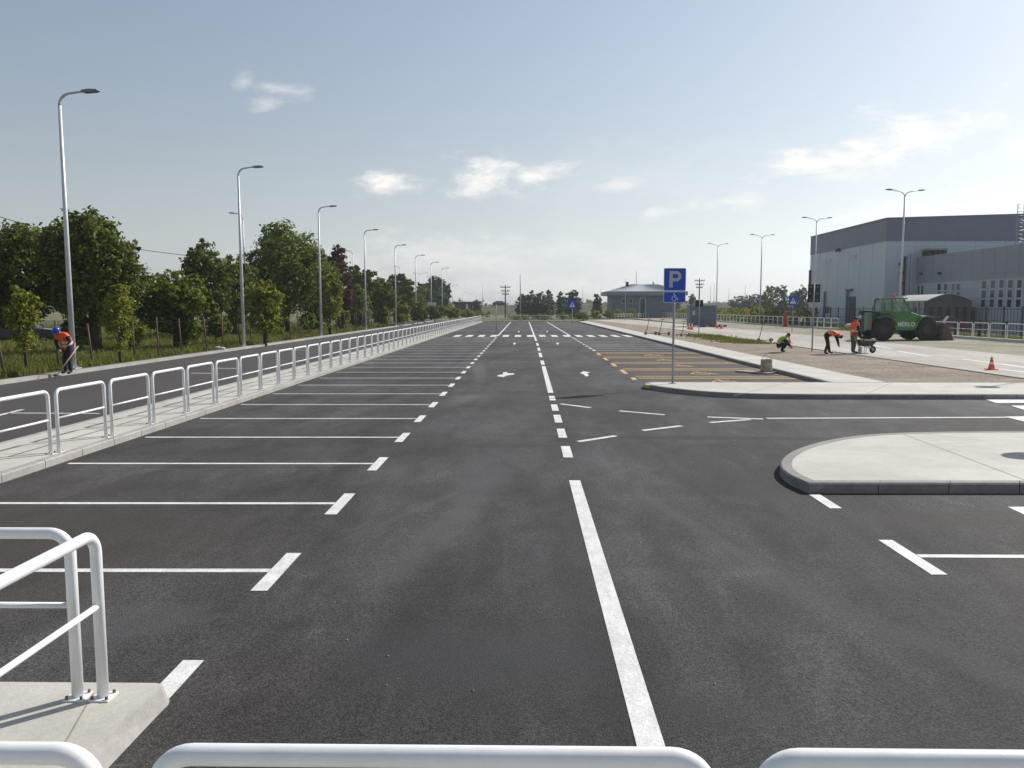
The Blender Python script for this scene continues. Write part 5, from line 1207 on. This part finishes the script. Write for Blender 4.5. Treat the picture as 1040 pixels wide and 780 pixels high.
# ------------------------------------------------------------------ people
DEF = dict(pel=(0, 0, .95), spn=(0, 0, 1.12), che=(0, 0, 1.32), nck=(0, 0, 1.50), hdb=(.03, 0, 1.59), hdt=(.03, 0, 1.70))
for s_, sy in (('L', 1), ('R', -1)):
    DEF.update({'sh' + s_: (0, .19 * sy, 1.43), 'el' + s_: (0, .25 * sy, 1.15), 'wr' + s_: (.06, .25 * sy, .91), 'ha' + s_: (.08, .25 * sy, .83),
                'hp' + s_: (0, .10 * sy, .90), 'kn' + s_: (.03, .11 * sy, .50), 'an' + s_: (0, .11 * sy, .09), 'to' + s_: (.18, .13 * sy, .045)})
RAD = dict(pel=.165, spn=.16, che=.18, nck=.07, hdb=.092, hdt=.092, sh=.10, el=.065, wr=.042, ha=.038, hp=.13, kn=.088, an=.065, to=.048)
def person(label, loc, rz, pose, zones, vest=None, side=None, hat=None, hatmat=None, extra_scale=1.0):
    J = dict(DEF); J.update(pose); facev = J.pop('face', (1, 0, 0))
    t = thing('person', label, 'person', loc, rz)
    names = list(J); idx = {k: i for i, k in enumerate(names)}
    V = [Vector(J[k]) for k in names]; rad = [RAD.get(k, RAD.get(k[:2])) for k in names]
    E = [('pel', 'spn'), ('spn', 'che'), ('che', 'nck'), ('nck', 'hdb'), ('hdb', 'hdt')]
    for s_ in 'LR': E += [('che', 'sh' + s_), ('sh' + s_, 'el' + s_), ('el' + s_, 'wr' + s_), ('wr' + s_, 'ha' + s_), ('pel', 'hp' + s_), ('hp' + s_, 'kn' + s_), ('kn' + s_, 'an' + s_), ('an' + s_, 'to' + s_)]
    edges = [(idx[a], idx[b]) for a, b in E]; bone = [a[:2] + '-' + b[:2] for a, b in E]
    for s_, sy in (('L', 1), ('R', -1)):
        h_ = V[idx['ha' + s_]]; d = (h_ - V[idx['wr' + s_]]).normalized(); side = d.cross(Vector((0, sy, 0))); side = side.normalized() if side.length > .1 else Vector((1, 0, 0)); nrm_ = d.cross(side)
        for k, ln in enumerate((.072, .082, .078, .062)):
            o_ = side * (.028 - .0187 * k); a = len(V); V.append(h_ + d * .02 + o_); rad.append(.012); V.append(h_ + d * (.03 + ln * .55) + o_ * 1.1); rad.append(.0095); V.append(h_ + d * (.03 + ln * .85) + o_ * 1.05 + nrm_ * .02); rad.append(.008)
            edges += [(idx['ha' + s_], a), (a, a + 1), (a + 1, a + 2)]; bone += ['ha-fi'] * 3
        a = len(V); V.append(h_ - d * .02 + side * .045); rad.append(.013); V.append(h_ + d * .03 + side * .065); rad.append(.01); edges += [(idx['ha' + s_], a), (a, a + 1)]; bone += ['ha-fi'] * 2
    me = bpy.data.meshes.new('skel'); me.from_pydata([tuple(v) for v in V], edges, []); me.update()
    ob = bpy.data.objects.new('skel', me); COL.objects.link(ob)
    sk = ob.modifiers.new('skin', 'SKIN'); sk.use_smooth_shade = True
    for i, r_ in enumerate(rad):
        d_ = me.skin_vertices[0].data[i]; d_.radius = (r_, r_); d_.use_root = (i == 0)
    for i in (0, 1, 2): me.skin_vertices[0].data[i].radius = (rad[i] * .85, rad[i] * 1.12)
    sb_ = ob.modifiers.new('sub', 'SUBSURF'); sb_.levels = 2; sb_.render_levels = 2
    bpy.context.view_layer.update()
    bme = bpy.data.meshes.new_from_object(ob.evaluated_get(bpy.context.evaluated_depsgraph_get())); bme.name = 'body'; bpy.data.objects.remove(ob)
    ms = [M_skin, zones['top'], zones['legs'], M_black]; bme.materials.clear(); [bme.materials.append(m_) for m_ in ms]
    segs = [(V[a], V[b], (rad[a] + rad[b]) / 2, bn) for (a, b), bn in zip(edges, bone)]
    tors = []
    for p_ in bme.polygons:
        c = p_.center; best = None
        for a, b, r_, bn in segs:
            ab = b - a; tt_ = max(0, min(1, (c - a).dot(ab) / max(ab.length_squared, 1e-9))); dd_ = (c - (a + ab * tt_)).length - r_
            if best is None or dd_ < best[0]: best = (dd_, bn)
        bn = best[1]
        mi = 0
        if bn in ('pe-sp', 'sp-ch', 'ch-nc', 'ch-sh', 'sh-el', 'el-wr'): mi = 1
        elif bn in ('pe-hp', 'hp-kn', 'kn-an'): mi = 2
        elif bn == 'an-to': mi = 3
        if mi == 1 and bn == 'el-wr' and zones.get('short'): mi = 0
        p_.material_index = mi
        if bn in ('sp-ch', 'ch-nc', 'ch-sh') or (bn == 'pe-sp'): tors.append(p_.index)
    # face: nose, ears, eyes joined to the body mesh
    hb, ht = Vector(J['hdb']), Vector(J['hdt']); up_ = (ht - hb).normalized(); fx = Vector(facev); fx = (fx - up_ * fx.dot(up_)).normalized(); sd_ = up_.cross(fx)
    body = bpy.data.objects.new('body', bme); COL.objects.link(body); body.parent = t
    hc = (hb + ht) / 2
    fm = MB(); fm.ell((0, 0, 0), (.018, .014, .026), 8, 6, 0); st_ = len(fm.v)
    Mf = Matrix((( fx.x, sd_.x, up_.x, hc.x), (fx.y, sd_.y, up_.y, hc.y), (fx.z, sd_.z, up_.z, hc.z), (0, 0, 0, 1)))
    fm = MB(); fm.ell((.10, 0, -.005), (.02, .014, .026), 8, 6); 
    for s_ in (-1, 1): fm.ell((.0, s_ * .088, 0), (.024, .012, .032), 8, 6)
    fm.xf(Mf); fm.build('nose_and_ears', M_skin, body)
    fm = MB()
    for s_ in (-1, 1): fm.ell((.086, s_ * .034, .02), (.009, .012, .007), 8, 6)
    fm.ell((.088, 0, -.05), (.008, .026, .006), 8, 6); fm.xf(Mf); fm.build('eyes_and_mouth', M_hair, body)
    hm = MB().ell((-.012, 0, .02), (.108, .10, .11), 14, 8, z0=-.15).xf(Mf); hm.build('hair', M_hair, t)
    if hat:
        hm = MB(); hm.ell((0, 0, .045), (.135, .12, .125), 16, 8, z0=0.0); hm.lathe([(.12, .045), (.155, .04), (.155, .05), (.12, .06)], (.015, 0, 0), 18); hm.xf(Mf); hm.build('helmet', hatmat, t)
    if vest:
        vb = MB(); mp_ = {}
        vm_ = bme.vertices
        for pi in tors:
            p_ = bme.polygons[pi]; f_ = []
            if side is not None and p_.center.y < side: continue
            for vi in p_.vertices:
                if vi not in mp_:
                    mp_[vi] = len(vb.v); q_ = vm_[vi].co + vm_[vi].normal * .018; vb.v.append(tuple(q_))
                f_.append(mp_[vi])
            vb.f.append(tuple(f_)); vb.sm.append(True)
            # tape bands across the vest
            s0_, s1_ = Vector(J['pel']), Vector(J['che']); ax = (s1_ - s0_); h_ = (p_.center - s0_).dot(ax) / ax.length_squared
            vb.m.append(1 if (.30 < h_ < .40 or .68 < h_ < .76) else 0)
        vo = vb.build('safety_vest', [vest, M_refl], t); so = vo.modifiers.new('thick', 'SOLIDIFY'); so.thickness = .006
    return t
# left worker, bent over a long handled rake, blue helmet
lx_, ly_ = P(69, 379.8, .09)
lw = person('worker in blue helmet, dark clothes and orange vest raking at the first lamp', (lx_, ly_, .09), R(-112), dict(
    pel=(-.10, 0, .93), spn=(-.02, 0, 1.10), che=(.12, 0, 1.27), nck=(.26, .02, 1.42), hdb=(.33, .04, 1.47), hdt=(.40, .05, 1.55),
    shL=(.16, .21, 1.36), elL=(.16, .42, 1.16), wrL=(.24, .42, 1.10), haL=(.30, .40, 1.08),
    shR=(.16, -.21, 1.36), elR=(.20, -.27, 1.08), wrR=(.27, -.02, .88), haR=(.30, .05, .84),
    hpL=(-.09, .10, .88), hpR=(-.09, -.10, .88), knL=(.03, .13, .49), knR=(.0, -.13, .49), anL=(-.02, .14, .09), anR=(-.03, -.14, .09), toL=(.15, .16, .045), toR=(.14, -.16, .045), face=(1, .1, -.5)),
    dict(top=M_blkcloth, legs=M_navy), vest=M_orange, side=.15, hat=True, hatmat=M_helmet)
rk = thing('rake', 'long pale wooden rake held by the worker in blue helmet', 'rake', (0, 0, 0))
rz_ = R(-112); hR = Vector((lx_ + .34 * math.cos(rz_) + .28 * math.sin(rz_), ly_ + .34 * math.sin(rz_) - .28 * math.cos(rz_), 1.03))
hL = Vector((lx_ + .43 * math.cos(rz_) - .06 * math.sin(rz_), ly_ + .43 * math.sin(rz_) + .06 * math.cos(rz_), .97))
gx, gy = P(57.5, 381.6, .12); e1 = Vector((gx, gy, .12)); _x, _z = at(79.5, 351.5, ly_ - .25); e2 = Vector((_x, ly_ - .25, _z))
MB().tube([e1, e2], .018, 8).build('handle', M_wood, rk)
MB().bar(e1 + Vector((-.16, .03, -.0)), e1 + Vector((.16, -.03, -.0)), .03, .03).build('rake_head', M_rust, rk)
# crouching worker in lime vest
gx, gy = P(793.5, 357.6, .10)
person('crouching worker in lime vest and dark trousers on the gravel', (gx, gy, .10), R(-28), dict(
    pel=(-.16, 0, .34), spn=(-.10, 0, .50), che=(.04, 0, .68), nck=(.20, 0, .80), hdb=(.28, 0, .85), hdt=(.36, 0, .92),
    shL=(.08, .19, .74), elL=(.26, .24, .52), wrL=(.42, .14, .36), haL=(.48, .12, .29), shR=(.08, -.19, .74), elR=(.26, -.24, .52), wrR=(.42, -.14, .34), haR=(.48, -.1, .27),
    hpL=(-.14, .10, .32), hpR=(-.14, -.10, .32), knL=(.26, .19, .46), knR=(.26, -.19, .46), anL=(.0, .15, .09), anR=(.0, -.15, .09), toL=(.18, .17, .045), toR=(.18, -.17, .045), face=(1, 0, -.8)),
    dict(top=M_blkcloth, legs=M_blkcloth), vest=M_lime)
# bent worker in black with orange vest
gx, gy = P(841.5, 359.6, .10)
person('worker bent double in black clothes and orange vest, reaching to the ground', (gx, gy, .10), R(-18), dict(
    pel=(-.14, 0, .98), spn=(.02, 0, 1.08), che=(.22, 0, 1.08), nck=(.40, 0, .98), hdb=(.47, 0, .93), hdt=(.55, 0, .86),
    shL=(.27, .19, 1.03), elL=(.36, .22, .78), wrL=(.42, .16, .56), haL=(.44, .14, .48), shR=(.27, -.19, 1.03), elR=(.38, -.22, .78), wrR=(.44, -.16, .54), haR=(.46, -.14, .46),
    hpL=(-.13, .12, .92), hpR=(-.13, -.12, .92), knL=(-.02, .24, .50), knR=(-.06, -.26, .50), anL=(.06, .34, .09), anR=(-.2, -.36, .09), toL=(.23, .37, .045), toR=(-.03, -.40, .045), face=(.4, 0, -1)),
    dict(top=M_blkcloth, legs=M_blkcloth), vest=M_orange)
# standing worker with wheelbarrow
gx, gy = P(866.5, 358.9, .10)
person('standing worker in orange vest and grey trousers behind a wheelbarrow', (gx, gy, .10), R(14), dict(
    pel=(0, 0, 1.0), spn=(0, 0, 1.17), che=(.03, 0, 1.38), nck=(.06, 0, 1.57), hdb=(.09, 0, 1.66), hdt=(.11, 0, 1.78),
    shL=(.04, .2, 1.49), shR=(.04, -.2, 1.49), elL=(.05, .27, 1.22), elR=(.05, -.27, 1.22), wrL=(.22, .27, 1.0), wrR=(.22, -.27, 1.0), haL=(.28, .27, .94), haR=(.28, -.27, .94),
    hpL=(0, .1, .95), hpR=(0, -.1, .95), knL=(.04, .12, .52), knR=(-.02, -.12, .52), anL=(.04, .13, .09), anR=(-.08, -.13, .09)),
    dict(top=M_navy, legs=M_greycloth), vest=M_orange)
wbw = thing('wheelbarrow', 'dark wheelbarrow in front of the standing worker in orange vest', 'wheelbarrow', (gx + .22, gy + .05, .10), R(14)); wbw.scale = (.84, .9, .88)
vs = [(.25, -.26, .42), (.85, -.22, .40), (.85, .22, .40), (.25, .26, .42), (.12, -.36, .78), (1.12, -.32, .74), (1.12, .32, .74), (.12, .36, .78)]
q = MB().add(vs, [(0, 3, 2, 1), (0, 1, 5, 4), (1, 2, 6, 5), (2, 3, 7, 6), (3, 0, 4, 7)]); o = q.build('tray', M_black, wbw); so = o.modifiers.new('t', 'SOLIDIFY'); so.thickness = .02
q = MB()
for k in range(18):
    rr_ = random.Random(k); q.ell((rr_.uniform(.3, .95), rr_.uniform(-.2, .2), rr_.uniform(.66, .76)), (.13, .11, .09), 7, 5)
q.build('load', mat('dark_rubble', (.07, .05, .045)), wbw)
for s_ in (-1, 1):
    MB().tube([(-.02, s_ * .27, .84), (.3, s_ * .26, .5), (1.0, s_ * .08, .26), (1.15, s_ * .05, .2)], .02, 8).build('handle', M_wood, wbw)
    MB().tube([(.3, s_ * .24, .42), (.28, s_ * .26, 0), (.4, s_ * .26, 0), (.5, s_ * .2, .38)], .016, 6).build('leg', M_galvp, wbw)
w_ = MB().lathe([(.12, -.04), (.2, -.045), (.215, 0), (.2, .045), (.12, .04)], (1.08, 0, .215), 18, axis='y').build('wheel', M_tyre, wbw)
MB().lathe([(.001, -.03), (.13, -.03), (.13, .03), (.001, .03)], (1.08, 0, .215), 12, axis='y').build('rim', M_galvp, w_)
# shovel with light blade rim leaning by the worker, loose stones and litter
sv = thing('shovel', 'shovel with curved pale blade beside the standing worker', 'shovel', (gx + .12, gy - .35, .1), R(20))
MB().tube([(-.35, 0, .95), (.05, 0, .28)], .016, 6).build('handle', M_wood, sv)
MB().ell((.1, 0, .18), (.05, .14, .2), 10, 6).build('blade', M_galv, sv)
for k, (a, b, lab) in enumerate(((221, 355.2, 'small white bag of litter lying by the verge kerb'),)):
    X, Yv = P(a, b, .11); q = MB().ell((0, 0, .12), (.2, .11, .08), 9, 6).ell((.25, 0, .08), (.2, .12, .09), 8, 5); o = q.build('litter_bag', M_sack); o.location = (X, Yv, .1); tag(o, lab, 'bag')
rr_ = random.Random(9); q = MB()
for k in range(130):
    X = rr_.uniform(-2, 4.5); Yv = rr_.uniform(4.2, 15); s_ = rr_.uniform(.004, .011); q.ell((X, Yv, s_ * .3), (s_, s_ * .8, s_ * .6), 5, 3)
tag(q.build('loose_stones', mat('pale_stone', (.35, .33, .3), .8, .3, 30)), 'tiny pale loose stones scattered on the near asphalt', 'stones', kind='stuff')

# ------------------------------------------------------------------ thin summer haze
hz = MB().box(-420, 420, -60.5, 560, -1.2, 19.5)
hm = bpy.data.materials.new('haze'); hm.use_nodes = True; N = hm.node_tree.nodes; N.remove(N['Principled BSDF'])
vol = N.new('ShaderNodeVolumePrincipled'); vol.inputs['Color'].default_value = (.86, .90, .95, 1); vol.inputs['Density'].default_value = HAZE; vol.inputs['Anisotropy'].default_value = .3
hm.node_tree.links.new(vol.outputs[0], N['Material Output'].inputs['Volume'])
o = hz.build('haze', hm); tag(o, 'thin pale summer haze over the whole lot', 'haze', kind='stuff')
